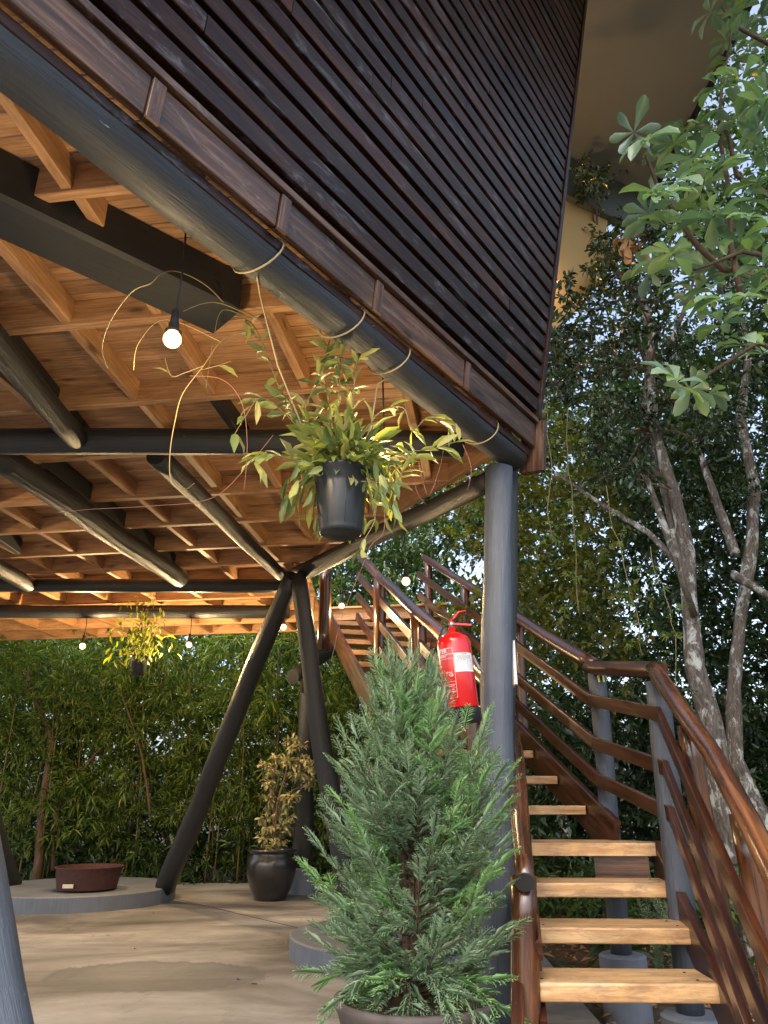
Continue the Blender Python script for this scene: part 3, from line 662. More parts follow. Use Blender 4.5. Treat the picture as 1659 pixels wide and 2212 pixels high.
text_on('WATER', .031, R(-33), .302, 'lettering'); text_on('CE', .020, R(-19), .170, 'lettering'); text_on('COMPANY', .011, R(-16), .082, 'lettering')
# ---------------------------------------------------------------- rope ties round the rim beam
def tie(px, py, label, tail=None):
    c = P(px, py, rel=2.17); t = (c-r0).dot(d); c = r0+d*t; m_ = MB(); rr = .112
    pts = []
    for i in range(25):
        g = 2*math.pi*i/24; pts.append(c+nrm*math.cos(g)*rr+V(0, 0, math.sin(g)*rr)+d*(.05*math.sin(g+.6)))
    m_.tube(pts, .0045, 6, cap=False)
    if tail: m_.tube([c-V(0, 0, rr)]+tail, .004, 6)
    tag(m_.build('rope_tie', M['rope'], loc=c, smooth=True), label, 'rope tie', 'pale ties round the rim beam'); return c
PC = P(737, 1086, Y=3.2)                                # centre of hanging pot
rim_z = PC.z+.14
tie(562, 550, 'pale tie on the rim beam nearest the large bulb', [P(562, 640, Y=2.75), P(600, 790, Y=2.9), PC+V(-.10, -.02, .15)])
tie(748, 690, 'pale tie on the rim beam above the top shoot of the hanging plant')
tie(838, 775, 'pale tie on the rim beam right of the hanging plant', [P(815, 830, Y=3.3), P(805, 900, Y=3.27), PC+V(.10, .03, .15)])
tie(1035, 930, 'pale tie on the rim beam nearest the corner post')
# ---------------------------------------------------------------- hanging plant
HPl = empty('hanging_plant', PC-V(0, 0, .15), 'leafy trailing plant in a black plastic pot hung from the rim beam', 'hanging plant')
pp = [(.001, -.145), (.080, -.145), (.086, -.14), (.089, -.13), (.089, -.118), (.091, -.112), (.108, .06), (.109, .085), (.114, .09), (.116, .13), (.121, .135), (.121, .145), (.112, .145), (.108, .09), (.001, .09)]
PK = 1.12; pp = [(a*PK, b*PK*.98) for a, b in pp]
pot = MB().lathe(pp, PC, seg=40)
for k in range(8):
    g = 2*math.pi*(k+.3)/8; a_ = V(math.cos(g), math.sin(g), 0)
    pot.tube([PC+a_*.089*PK+V(0, 0, -.115*PK), PC+a_*.109*PK+V(0, 0, .085*PK)], .0022, 5)
pot.build('pot', M['blackpl'], HPl, smooth=True)
MB().lathe([(.001, .12), (.13, .12)], PC, seg=24).build('soil', M['soil'], HPl)
stems = MB(); LP, LT, LL = [], [], []
def stem(pix, Ys, r_=.0035, leaf=0, Ll=.09, m_=None, spread=.6):
    n_ = len(pix); Ys = Ys if hasattr(Ys, '__len__') else [Ys]*n_
    pts = [P(x, y, Y=Y) for (x, y), Y in zip(pix, np.interp(np.linspace(0, 1, n_), np.linspace(0, 1, len(Ys)), Ys))]
    sm = []                                             # smooth Catmull-Rom
    for i in range(n_-1):
        p0, p1, p2, p3 = pts[max(0, i-1)], pts[i], pts[i+1], pts[min(n_-1, i+2)]
        for k in range(6):
            t = k/6; sm.append(.5*((2*p1)+(p2-p0)*t+(2*p0-5*p1+4*p2-p3)*t*t+(3*p1-p0-3*p2+p3)*t**3))
    sm.append(pts[-1]); (m_ or stems).tube(sm, [r_*(1-.5*i/len(sm)) for i in range(len(sm))], 5)
    for k in range(leaf):
        i = int((k+.5)/leaf*(len(sm)-1)); tg = (sm[min(i+1, len(sm)-1)]-sm[i-1 if i else 0]).normalized()
        for sgn in (1, -1):
            if random.random() < .15: continue
            s_ = V(random.gauss(0, 1), random.gauss(0, 1), random.gauss(0, .6)).normalized()
            LP.append(sm[i]); LT.append(tg*.5+s_*spread+V(0, 0, -.15)); LL.append(Ll*1.35*random.uniform(.6, 1.15))
    return sm
stem([(690, 1010), (640, 900), (600, 830), (575, 760), (545, 700), (505, 680)], [3.2, 3.0], .004, 14, .09)
stem([(700, 1000), (650, 930), (600, 880), (560, 860), (530, 900), (500, 950)], [3.2, 2.95], .0035, 13, .1)
stem([(735, 1000), (730, 900), (735, 800), (740, 730)], [3.2, 3.1], .005, 20, .09)
stem([(725, 1000), (715, 900), (700, 800), (712, 735)], [3.2, 3.1], .004, 16, .09)
stem([(740, 1000), (760, 900), (765, 830), (775, 770)], [3.2, 3.15], .004, 15, .085)
stem([(720, 980), (660, 900), (680, 830), (690, 780)], [3.2, 3.05], .0035, 12, .085)
stem([(745, 1000), (750, 880), (740, 780), (730, 720), (700, 620)], [3.2, 3.15], .003, 4, .07)
stem([(760, 730), (790, 720), (815, 690)], [3.12], .003, 4, .08)
stem([(780, 1000), (810, 900), (870, 880), (890, 930), (930, 900), (985, 940)], [3.2, 3.3], .0035, 14, .085)
stem([(790, 1010), (860, 980), (930, 970), (1000, 950)], [3.2, 3.2], .0035, 14, .09)
stem([(780, 1040), (850, 1040), (880, 1000), (900, 980)], [3.1], .003, 9, .09)
stem([(800, 1060), (810, 1120), (785, 1170), (780, 1195)], [3.15], .003, 4, .085)
stem([(690, 1010), (620, 990), (570, 980), (545, 1000)], [3.1, 2.95], .003, 9, .1)
stem([(505, 680), (450, 620), (390, 588), (350, 590), (325, 612), (285, 630), (240, 690), (220, 750), (232, 797)], [3.0, 2.45, 2.3, 2.3], .0032)
stem([(530, 715), (480, 735), (440, 790), (395, 850), (378, 910), (367, 980), (370, 1040), (398, 1057), (420, 1044)], [2.9, 2.6], .0032)
stem([(560, 690), (520, 672), (475, 655), (440, 655), (395, 672)], [2.8, 2.55], .0028)
stem([(540, 690), (480, 670), (460, 740), (452, 790), (445, 838)], [2.95], .0026)
stem([(440, 790), (400, 805), (370, 812), (355, 770)], [2.85], .0025, 2, .07)
stem([(480, 740), (360, 690), (300, 740), (288, 800)], [2.8, 2.5], .0022)
stem([(430, 800), (470, 790), (500, 780)], [2.85], .0022, 1, .08)
rd = MB()
stem([(410, 812), (480, 820), (522, 870), (534, 960), (527, 1062)], [2.9], .0018, m_=rd)
stem([(590, 940), (540, 1000), (460, 1075), (330, 1093), (200, 1100), (125, 1108)], [3.0, 2.7], .0015, m_=rd)
stem([(905, 1000), (925, 1070), (950, 1010), (960, 960)], [3.25], .0016, m_=rd)
stem([(880, 980), (900, 1060), (920, 1090)], [3.25], .0016, m_=rd)
stem([(1000, 960), (1018, 1010), (1010, 1060)], [3.25], .0016, m_=rd)
stem([(830, 1100), (828, 1150), (800, 1180), (780, 1230), (740, 1330), (715, 1430)], [3.1], .0014, m_=rd)
stems.build('stems', M['vine'], HPl, smooth=True); rd.build('tendrils', M['vinered'], HPl, smooth=True)
for k in range(270):                                     # crown over the rim
    g = random.uniform(0, 2*math.pi); el = random.uniform(-.9, 1.2); rr = random.uniform(.03, .18)
    dr = V(math.cos(g), math.sin(g), 0); LP.append(PC+dr*rr+V(0, 0, .17+random.uniform(-.02, .15)-max(0, -el)*.08))
    LT.append(dr*1.1+V(0, 0, el)); LL.append(random.uniform(.09, .16))
for k in range(110):
    g = random.uniform(-.8, 3.9); dr = V(math.cos(g), math.sin(g), 0); LP.append(PC+dr*random.uniform(.15, .27)+V(0, 0, random.uniform(-.02, .2)))
    LT.append(dr*.3+V(0, 0, -1)); LL.append(random.uniform(.08, .13))
LP_, LT_, LL_ = np.array(LP), np.array(LT), np.array(LL)
mesh_leaves('leaves', [leaves(LP_, LT_, LL_, LL_*.28, T_OVAL)], M['lf_pot'], HPl)
# far hanging plant
fc = P(299, 1438, Y=8.7); FH = empty('hanging_plant', fc-V(0, 0, .1), 'small far hanging pot with trailing leaves before the bamboo', 'hanging plant')
MB().lathe([(.001, -.10), (.075, -.10), (.10, .08), (.11, .09), (.11, .11), (.001, .10)], fc, seg=24).build('pot', M['blackpl'], FH, smooth=True)
st_ = MB()
for k in range(5):
    g = k*1.3; st_.tube([fc+V(.08*math.cos(g), .08*math.sin(g), .1), V(fc.x+.03*math.cos(g), fc.y, CAMZ+2.15)], .003, 4)
st_.build('stems', M['vine'], FH)
p_ = np.array([[fc.x+random.gauss(0, .13), fc.y+random.gauss(0, .1), fc.z+.08+abs(random.gauss(0, .32))] for _ in range(260)])
mesh_leaves('leaves', [leaves(p_, rng.normal(0, .5, p_.shape)+[0, 0, -.7], .12*rng.uniform(.6, 1.1, len(p_)), .035, T_OVAL)], M['lf_yel'], FH)
# ---------------------------------------------------------------- variegated pot plant
vp = P(583, 1944, z=0); VP = empty('potted_plant', vp, 'variegated cream leaved shrub in a dark glazed pot by the rear post', 'potted plant')
MB().lathe([(.001, 0), (.19, 0), (.20, .03), (.25, .12), (.30, .27), (.315, .40), (.30, .48), (.275, .52), (.28, .54), (.31, .555), (.31, .575), (.285, .58), (.27, .55), (.27, .52), (.001, .52)], vp, seg=40).build('pot', M['glaze'], VP, smooth=True)
MB().lathe([(.001, .535), (.272, .525)], vp, seg=24).build('soil', M['soil'], VP)
tk = MB(); b_ = vp+V(0, 0, .5)
trunk = [b_, P(593, 1800, Y=vp.y), P(600, 1730, Y=vp.y), P(615, 1680, Y=vp.y), P(628, 1620, Y=vp.y)]
tk.tube(trunk, [.022, .018, .015, .012, .008], 8)
cen = [(630, 1605), (600, 1640), (575, 1650), (650, 1640), (625, 1650), (668, 1660), (668, 1690), (640, 1670), (572, 1690), (590, 1665), (580, 1730), (572, 1765), (615, 1735), (632, 1720), (600, 1765), (580, 1790), (625, 1770), (572, 1810), (600, 1815), (610, 1790), (645, 1615), (588, 1835)]
cc_ = []
for i, (x, y) in enumerate(cen):
    q_ = P(x, y, Y=vp.y+random.uniform(-.15, .15)); cc_.append(q_); a_ = trunk[min(4, max(1, int((1850-y)/55)))]; tk.tube([a_, (a_+q_)/2+V(0, 0, .02), q_], [.008, .005, .003], 5)
tk.build('trunk', M['twig'], VP, smooth=True)
mesh_leaves('leaves', [cluster(cc_, .11, 60, .085, .38, T_OVAL, .3)], M['lf_varieg'], VP)
# ---------------------------------------------------------------- conifer in planter
cb = V(.13, 3.62, 0); CF = empty('potted_conifer', cb, 'feathery green conifer in a wide weathered planter at the front', 'potted conifer')
MB().lathe([(.001, 0), (.2, 0), (.22, .02), (.28, .2), (.325, .34), (.34, .36), (.34, .385), (.325, .39), (.30, .375), (.29, .33), (.001, .32)], cb, seg=56, wob=.01).build('planter', M['darkpot'], CF, smooth=True)
MB().lathe([(.001, .345), (.29, .332)], cb, seg=32).build('soil', M['soil'], CF)
tw = MB(); HTc = 1.42; b0 = cb+V(-.01, 0, .33)
for k in range(3): tw.tube([b0+V(.02*k-.02, 0, 0), b0+V(.03*(k-1), .01*k, .4), b0+V(.05*(k-1), .02, .85), b0+V(.07*(k-1), .0, 1.15)], [.022, .016, .010, .005], 8, .1, dense=.1)
spp = {'a': ([], [], []), 'b': ([], [], [])}
def envelope(hf):
    return float(np.interp(hf, [0, .1, .2, .34, .5, .68, .80, .88, 1], [.26, .33, .41, .46, .46, .41, .33, .18, .10]))
def spray(p, t, Ls, key):
    """flat fern-like spray"""
    t = t.normalized(); s_ = t.cross(V(0, 0, 1)+V(random.gauss(0, .6), random.gauss(0, .6), 0)).normalized(); n_ = s_.cross(t)
    nb_ = max(5, int(Ls/.0135)); P_, T_, L__ = spp[key]
    P_.append(p); T_.append(t); L__.append((Ls, .006))
    for i in range(nb_):
        f = (i+.5)/nb_; env = math.sin(math.pi*min(1, .18+f*.78))*.36*Ls+.006
        for sg in (1, -1):
            q_ = p+t*(Ls*f)+n_*(-.08*Ls*f*f); dr = (t*.8+s_*sg*.85+n_*random.gauss(0, .15)).normalized(); l_ = env*random.uniform(.7, 1.1)
            P_.append(q_); T_.append(dr); L__.append((l_, .0034))
            m_ = int(l_/.011)
            for j in range(1, m_):
                sg2 = 1 if j % 2 else -1
                P_.append(q_+dr*(l_*j/m_)); T_.append(dr*.8+s_.cross(n_)*0+(n_.cross(dr))*sg2*.7); L__.append((.014*(1-.4*j/m_), .0030))
ga = 0
NB = 190
for k in range(NB):
    hf = (k+.5)/NB; ga += 2.39996; g = ga+random.gauss(0, .3)
    he = hf*HTc; Rr = envelope(hf)*.84*random.choice([1, 1, .8, .6])*random.uniform(.85, 1.12)
    out = V(math.cos(g), math.sin(g), 0); up_ = (.05+.7*hf)*Rr+random.uniform(.02, .16)+(.12 if hf > .7 else 0)
    zs = max(.03, he-up_); upl = he-zs
    if hf < .13: zs = random.uniform(.06, .24); upl = random.uniform(-.24, .02); Rr = random.uniform(.18, .36)
    st0 = b0+out*.02+V(.05*hf if hf < .82 else -.03, 0, zs)
    end = st0+out*Rr+V(0, 0, upl); midp = st0+out*Rr*.55+V(0, 0, upl*.28)
    pts = [st0*(1-t)**2+midp*2*t*(1-t)+end*t*t for t in [i/7 for i in range(8)]]
    tw.tube(pts, [.005, .0045, .004, .0035, .003, .0025, .002, .0015], 4)
    key = 'b' if random.random() < .16 else 'a'
    for i in range(2, 8):
        tg = (pts[i]-pts[i-1]).normalized(); sd_ = tg.cross(V(0, 0, 1)).normalized()
        if i == 7: spray(pts[i], tg+V(0, 0, .15), random.uniform(.11, .17), key)
        else:
            for sg in (1, -1):
                if random.random() < .12: continue
                spray(pts[i], tg*.9+sd_*sg*random.uniform(.5, 1)+V(random.gauss(0, .2), random.gauss(0, .2), random.uniform(-.1, .4)), random.uniform(.08, .15), key)
tw.build('trunk', M['bark2'], CF, smooth=True)
for key, mm, nm in (('a', 'lf_con', 'foliage'), ('b', 'lf_cont', 'foliage')):
    P_, T_, L__ = spp[key]; P_ = np.array([tuple(x) for x in P_]); T_ = np.array([tuple(x) for x in T_]); L__ = np.array(L__)
    mesh_leaves(nm, [leaves(P_, T_, L__[:, 0], L__[:, 1]*.95, T_FOLD)], M[mm], CF, smooth=False)
# ---------------------------------------------------------------- trees on the right
def rand_in(n_, x, y, z): return np.column_stack([rng.uniform(*x, n_), rng.uniform(*y, n_), rng.uniform(*z, n_)])
def pts_px(lst, Y):
    return [P(x, y, Y=Y+dy) for x, y, dy in lst]
# lichen tree
t0 = P(1625, 1960, Y=6.9); LT1 = empty('lichen_tree', V(t0.x, t0.y, -.1), 'crooked grey lichen trunk with dark glossy leaves behind the staircase', 'tree')
tb_ = MB()
main = pts_px([(1640, 2120, .0), (1605, 1950, 0), (1560, 1740, 0), (1535, 1560, 0), (1500, 1440, .05), (1488, 1300, .1), (1488, 1190, .1), (1455, 1060, .1), (1412, 930, .1), (1402, 800, .1), (1412, 720, .15), (1385, 640, .2), (1320, 575, .2), (1290, 520, .2)], 6.9)
tb_.tube(main, [.14, .125, .11, .095, .088, .072, .064, .062, .056, .054, .048, .042, .03, .02], 16, .2, dense=.12)
tb_.tube(pts_px([(1480, 1240, .1), (1450, 1120, .2), (1430, 1040, .3), (1395, 960, .35), (1390, 880, .4), (1400, 800, .5)], 6.9), [.04, .04, .038, .035, .03, .02], 12, .2, dense=.12)
tb_.tube(pts_px([(1500, 1330, 0), (1480, 1270, -.15), (1440, 1150, -.25), (1400, 1040, -.3), (1370, 990, -.3)], 6.9), [.035, .033, .03, .025, .02], 10, .15, dense=.15)
tb_.tube(pts_px([(1440, 760, .2), (1475, 680, .2), (1500, 600, .2)], 6.9), [.03, .025, .015], 8, .15, dense=.15)
tb_.tube(pts_px([(1200, 1020, .6), (1300, 1090, .5), (1400, 1150, .4), (1470, 1220, .2)], 6.9), [.018, .025, .03, .035], 8, .2, dense=.15)
tb_.build('trunk', M['bark'], LT1, smooth=True)
cpx = [(1250, 365), (1290, 380), (1230, 385), (1270, 410), (1300, 520), (1340, 540), (1270, 560), (1330, 600), (1290, 620), (1360, 620), (1250, 660), (1300, 670), (1345, 690), (1220, 700), (1270, 720), (1320, 740), (1370, 730), (1210, 780), (1250, 790), (1300, 800), (1350, 800), (1230, 850), (1290, 870), (1340, 870), (1390, 900), (1440, 860), (1430, 930), (1200, 720), (1210, 640), (1330, 930), (1300, 960), (1380, 990), (1270, 940), (1440, 700), (1470, 750), (1460, 820), (1350, 1010), (1310, 1030), (1380, 1020), (1500, 880), (1510, 950), (1200, 830), (1260, 600), (1310, 570), (1360, 560)]
cpx = [q_ for q_ in cpx if not (q_[0] < 1285 and q_[1] < 690 and q_[1] > 450)]
cpx += [(1200, 730), (1190, 780), (1230, 760), (1400, 520), (1430, 600), (1400, 650), (1420, 480), (1360, 500)]
cc_ = [P(x, y, Y=6.9+random.uniform(-.5, .5)) for x, y in cpx]; twg = MB()
fr_ = [P(x, y, Y=5.8+random.uniform(-.1, .1)) for x, y in [(1292, 545), (1285, 590), (1262, 640), (1235, 670), (1205, 700), (1300, 510), (1225, 640), (1190, 735), (1240, 362), (1265, 375), (1285, 390), (1215, 600)]]
sf_ = cluster(fr_, .13, 60, .075, .42, T_OVAL, .25, .7)
s1_ = cluster(cc_, .27, 130, .085, .42, T_OVAL, .25, .7, twg)
for q_ in cc_:
    near = min(main[7:], key=lambda m_: (m_-q_).length); twg.tube([near, near.lerp(q_, .5)+V(0, 0, .05), q_], [.014, .009, .005], 5)
twg.build('branches', M['twig'], LT1); mesh_leaves('crown', [s1_, sf_], M['lf_gloss'], LT1)
# second lichen tree
t1 = P(1660, 1900, Y=8.2); LT2 = empty('lichen_tree', V(t1.x, t1.y, -.1), 'pale blotched trunk rising near the right edge beyond the stairs', 'tree')
tb_ = MB(); m2 = pts_px([(1700, 2000, 0), (1655, 1800, 0), (1590, 1640, 0), (1585, 1480, 0), (1600, 1330, 0), (1625, 1180, 0), (1630, 1060, 0), (1600, 900, .2), (1620, 750, .3), (1560, 560, .4)], 8.2)
tb_.tube(m2, [.12, .10, .08, .07, .068, .075, .068, .055, .04, .025], 14, .22, dense=.14)
tb_.tube(pts_px([(1585, 1240, 0), (1620, 1262, -.3), (1680, 1300, -.6)], 8.2), [.05, .045, .04], 10, .2, dense=.1)
tb_.tube(pts_px([(1590, 1200, 0), (1540, 1060, .2), (1500, 950, .5)], 8.2), [.06, .05, .03], 10, .2, dense=.1)
tb_.build('trunk', M['bark'], LT2, smooth=True)
cc_ = [P(random.uniform(1450, 1760), random.uniform(350, 1250), Y=8.4+random.uniform(-.5, .9)) for _ in range(55)]
mesh_leaves('crown', [cluster(cc_, .34, 120, .085, .4, T_FOLD, .25)], M['lf_gloss'], LT2)
# broad leaved tree top right
bt0 = V(3.3, 3.6, 0); BT = empty('broad_leaved_tree', bt0, 'near tree with large pale green leaf rosettes at the upper right', 'tree')
tb_ = MB(); tb_.tube([bt0-V(0, 0, .2), bt0+V(.1, 0, 2), bt0+V(-.1, -.1, 4), bt0+V(-.2, 0, 6.2)], [.13, .11, .08, .04], 14, .15, dense=.2)
def branch(pix, Y0, Y1, r_):
    pts = [P(x, y, Y=Y0+(Y1-Y0)*i/(len(pix)-1)) for i, (x, y) in enumerate(pix)]; tb_.tube(pts, [r_*(1-.6*i/(len(pts)-1)) for i in range(len(pts))], 8, .1, dense=.08, bend=.03); return pts
branch([(1760, 700), (1650, 600), (1560, 580), (1505, 530), (1470, 480), (1420, 400), (1395, 330)], 3.4, 3.1, .022)
branch([(1760, 430), (1660, 420), (1590, 380), (1575, 300), (1545, 250)], 3.4, 3.2, .02)
branch([(1600, 640), (1580, 540), (1575, 400), (1560, 280), (1565, 180), (1580, 60)], 3.3, 3.2, .018)
branch([(1760, 120), (1680, 100), (1600, 60), (1560, 10)], 3.4, 3.2, .02)
branch([(1760, 800), (1640, 740), (1540, 800), (1490, 830)], 3.5, 3.3, .016)
branch([(1700, 560), (1600, 540), (1500, 580), (1430, 560)], 3.3, 3.1, .014)
tb_.build('trunk', M['bark2'], BT, smooth=True)
ros = [(1392, 300), (1370, 285), (1420, 345), (1455, 310), (1480, 290), (1440, 320), (1500, 340), (1530, 320), (1480, 380), (1520, 400), (1420, 420), (1450, 440), (1400, 460), (1560, 440), (1600, 430), (1640, 400), (1430, 560), (1405, 585), (1450, 550), (1480, 500), (1520, 500), (1560, 520), (1600, 520), (1640, 500), (1470, 610), (1500, 640), (1540, 620), (1580, 590), (1620, 600), (1650, 580), (1660, 650), (1580, 30), (1540, 30), (1600, 60), (1640, 40), (1570, 90), (1580, 130), (1550, 190), (1600, 170), (1650, 140), (1620, 230), (1590, 260), (1640, 280), (1600, 330), (1650, 330), (1490, 840), (1530, 850), (1460, 830), (1560, 700), (1600, 740), (1650, 760), (1620, 110), (1660, 200), (1550, 360), (1440, 480), (1510, 450), (1540, 470), (1580, 480), (1620, 470), (1460, 400), (1500, 560), (1530, 570), (1570, 560), (1640, 620), (1600, 660), (1560, 650), (1630, 340), (1650, 240), (1610, 20), (1645, 80), (1575, 230), (1520, 280), (1465, 350)]
LPb, LTb, LLb = [], [], []; UPb = []
for x, y in ros:
    c_ = P(x, y, Y=3.2+random.uniform(-.45, .6)); axn = V(random.gauss(0, .5), random.gauss(-.3, .5), 1).normalized(); a_ = axn.orthogonal().normalized(); b2 = axn.cross(a_)
    n_ = random.randint(6, 9)
    for k in range(n_):
        g = 2*math.pi*k/n_+random.uniform(-.3, .3); LPb.append(c_+axn*random.uniform(-.02, .02)); t_ = (a_*math.cos(g)+b2*math.sin(g))+axn*random.uniform(-.25, .35)
        LTb.append(t_); LLb.append(random.uniform(.11, .195)); UPb.append(axn+V(random.gauss(0, .2), random.gauss(0, .2), 0))
LLb = np.array(LLb); mesh_leaves('leaves', [leaves(np.array(LPb), np.array(LTb), LLb, LLb*.40, T_OBOV, np.array(UPb))], M['lf_broad'], BT)
dc = [P(1372+random.uniform(-34, 34), 522+random.uniform(-14, 14), Y=3.15) for _ in range(16)]
Ld = rng.uniform(.07, .12, 16); mesh_leaves('dry_leaves', [leaves(np.array(dc), rng.normal(0, .5, (16, 3))+[0, 0, -.8], Ld, Ld*.45, T_OBOV)], M['lf_dry'], BT)
# ---------------------------------------------------------------- vines near the slatted corner
def vine(x0, y0, Y, ln, label):
    b_ = P(x0, y0, Y=Y); e = empty('hanging_vine', b_, label, 'vine', 'thin vines hanging beyond the corner post'); m_ = MB(); pts = [b_]
    for i in range(12): pts.append(pts[-1]+V(random.gauss(0, .02), random.gauss(0, .02), -ln/12))
    m_.tube(pts, .004, 5); m_.build('stem', M['vine'], e, smooth=True)
    pp_ = np.array([tuple(random.choice(pts[2:])+V(random.gauss(0, .07), random.gauss(0, .07), random.gauss(0, .05))) for _ in range(int(ln*22))])
    L__ = rng.uniform(.06, .11, len(pp_)); mesh_leaves('leaves', [leaves(pp_, rng.normal(0, .5, pp_.shape)+[0, 0, -.6], L__, L__*.8, T_PALM)], M['lf_bamboo'], e)
vine(1180, 820, 6.0, 1.6, 'leafy thin vine hanging just right of the slatted corner')
vine(1228, 880, 6.2, 2.0, 'second leafy vine hanging right of the corner post top')
vine(1310, 1050, 6.4, 1.6, 'thin vine hanging before the crooked lichen trunk')
vine(1405, 1180, 6.4, 1.4, 'short vine with pale leaves left of the lichen trunk')
# ---------------------------------------------------------------- forest mass and bamboo
def mass(name, n_, x, y, z, r_, per, L, ratio, m_, dens=None, tm=T_FOLD, label='dense dark forest foliage filling the view beyond the clearing', cat='foliage'):
    c = rand_in(n_, x, y, z)
    if dens: c = c[[dens(*q_) for q_ in c]]
    o = mesh_leaves(name, [cluster(c, r_*rng.uniform(.7, 1.3, len(c)), per, L, ratio, tm, .35)], m_)
    return tag(o, label, cat, kind='stuff')
GAPS = [(1010, 1230, 70, 80, .95), (1110, 1180, 40, 60, .6), (1610, 300, 80, 190, .6), (1640, 950, 50, 110, .7), (1500, 640, 60, 60, .5), (470, 1760, 90, 55, .9), (560, 1700, 60, 60, .75), (725, 1740, 30, 80, .8), (250, 1690, 60, 60, .5), (480, 1340, 120, 14, .8), (1200, 1480, 60, 60, .6), (1330, 1380, 60, 50, .5), (1290, 1250, 60, 40, .45), (1590, 620, 60, 60, .6)]
def hole(x, y, z):
    zc = y*CP+(z-CAMZ)*SP; px = 829.5+F*x/zc; py = 1106-F*((z-CAMZ)*CP-y*SP)/zc
    g = sum(a*math.exp(-((px-u)/w)**2-((py-v)/h)**2) for u, v, w, h, a in GAPS)
    return rng.random() > min(.97, g+max(0, noise.noise(V(px/70, py/70, 0))-.22)*1.1)
mass('forest_foliage', 2300, (1.8, 11), (9.2, 13.5), (-.1, 7.8), .45, 44, .12, .42, M['lf_forest'], hole, label='dark leafy forest wall behind the staircase and trunks')
mass('forest_foliage', 900, (-1.5, 3.5), (12.2, 14.5), (0, 6.5), .42, 44, .11, .42, M['lf_jungle'], hole, label='dark leaves beyond the rear posts and upper stair')
mass('forest_foliage', 1400, (-11, -1), (12.9, 15.5), (0, 5.6), .40, 46, .12, .4, M['lf_jungle'], hole, label='deep green thicket behind the bamboo clumps')
mass('forest_foliage', 500, (4, 12), (5, 9), (2.5, 10), .5, 40, .13, .42, M['lf_forest'], hole, label='high dark foliage beyond the right edge')
mass('distant_foliage', 2600, (-14, 14), (15.5, 19), (-.2, 12), .8, 40, .26, .45, M['lf_forest'], hole, label='distant tree mass closing the view beyond the forest wall')
mass('forest_foliage', 900, (7, 13), (7, 12), (-.2, 6), .5, 44, .13, .42, M['lf_forest'], None, label='dark leafy mass past the second lichen trunk at the right edge')
mass('forest_foliage', 800, (1.6, 9), (9.5, 11.5), (-.1, 2.4), .42, 44, .13, .42, M['lf_forest'], None, label='low leafy thicket on the slope behind the stairs')
mass('forest_foliage', 900, (3.5, 12), (8.5, 13), (5.0, 11.5), .5, 44, .13, .42, M['lf_forest'], hole, label='high canopy leaves behind the second lichen tree')
mass('high_canopy', 420, (3.2, 8.5), (6.2, 9), (5.2, 11.5), .45, 40, .12, .42, M['lf_jungle'], hole, label='small leaved canopy behind the large pale leaf rosettes')
mass('yellow_creeper', 200, (.9, 2.6), (7.4, 8.8), (2.2, 5.6), .3, 46, .085, .6, M['lf_yel'], None, T_FOLD, 'yellow tinged creeper leaves hanging right of the corner post', 'creeper')
mass('undergrowth', 500, (-8, 2), (12.1, 13.2), (-.1, .75), .25, 34, .16, .2, M['lf_jungle'], None, T_FOLD, 'low grassy undergrowth along the rear patio edge', 'undergrowth')
mass('undergrowth', 340, (1.5, 7), (5.6, 9.5), (-.15, .55), .25, 30, .14, .3, M['lf_jungle'], None, T_FOLD, 'low plants on the soil behind the stairs', 'undergrowth')
# leaf litter
ll = rand_in(2600, (1.2, 7), (4.3, 9.5), (-.09, -.05)); Lr = rng.uniform(.05, .12, len(ll))
tag(mesh_leaves('leaf_litter', [leaves(ll, rng.normal(0, 1, ll.shape)*[1, 1, .15], Lr, Lr*.4, T_FOLD)], M['lf_dry']), 'brown fallen leaves on the soil under the stairs', 'leaf litter', kind='stuff')
def bamboo(x, y, hgt, n_, label, lm='lf_bamboo', k_=1.0):
    e = empty('bamboo_clump', V(x, y, 0), label, 'bamboo', 'bamboo clumps along the back of the patio'); cm = MB(); cs = []
    for i in range(n_):
        bx = x+random.gauss(0, .28); by = y+random.gauss(0, .25); ln_ = hgt*random.uniform(.75, 1.1); lx = random.gauss(0, .5); ly = random.gauss(-.5, .4)
        pts = [V(bx+lx*(t**2.2), by+ly*(t**2.2)*1.3, ln_*(t-.16*t**3)) for t in [j/8 for j in range(9)]]
        cm.tube(pts, [.016*(1-.75*j/8) for j in range(9)], 6)
        for q_ in pts[2:]:
            for _ in range(3): cs.append(q_+V(random.gauss(0, .28), random.gauss(0, .25), random.gauss(0, .18)))
    cm.build('culms', M['culm'], e, smooth=True)
    mesh_leaves('foliage', [cluster(cs, .30, int(46*k_), .15, .13, T_FOLD, .5, .8)], M[lm], e)
bamboo(-6.3, 12.6, 4.6, 9, 'bamboo clump at the far left behind the dark leaning leg')
bamboo(-5.2, 12.4, 4.4, 10, 'bamboo clump behind the leftmost bulb')
bamboo(-4.1, 12.7, 4.6, 10, 'bamboo clump behind the fire bowl')
bamboo(-3.0, 12.5, 4.5, 9, 'bamboo clump behind the small far hanging pot')
bamboo(-1.9, 12.6, 4.7, 11, 'bright bamboo clump behind the long leaning leg')
bamboo(-.7, 12.6, 4.6, 9, 'bamboo clump right of the rear post')
bamboo(.6, 12.3, 4.6, 7, 'bamboo clump behind the underside of the upper flight')
bamboo(-7.6, 12.4, 4.6, 8, 'bamboo clump beyond the left edge of the patio')
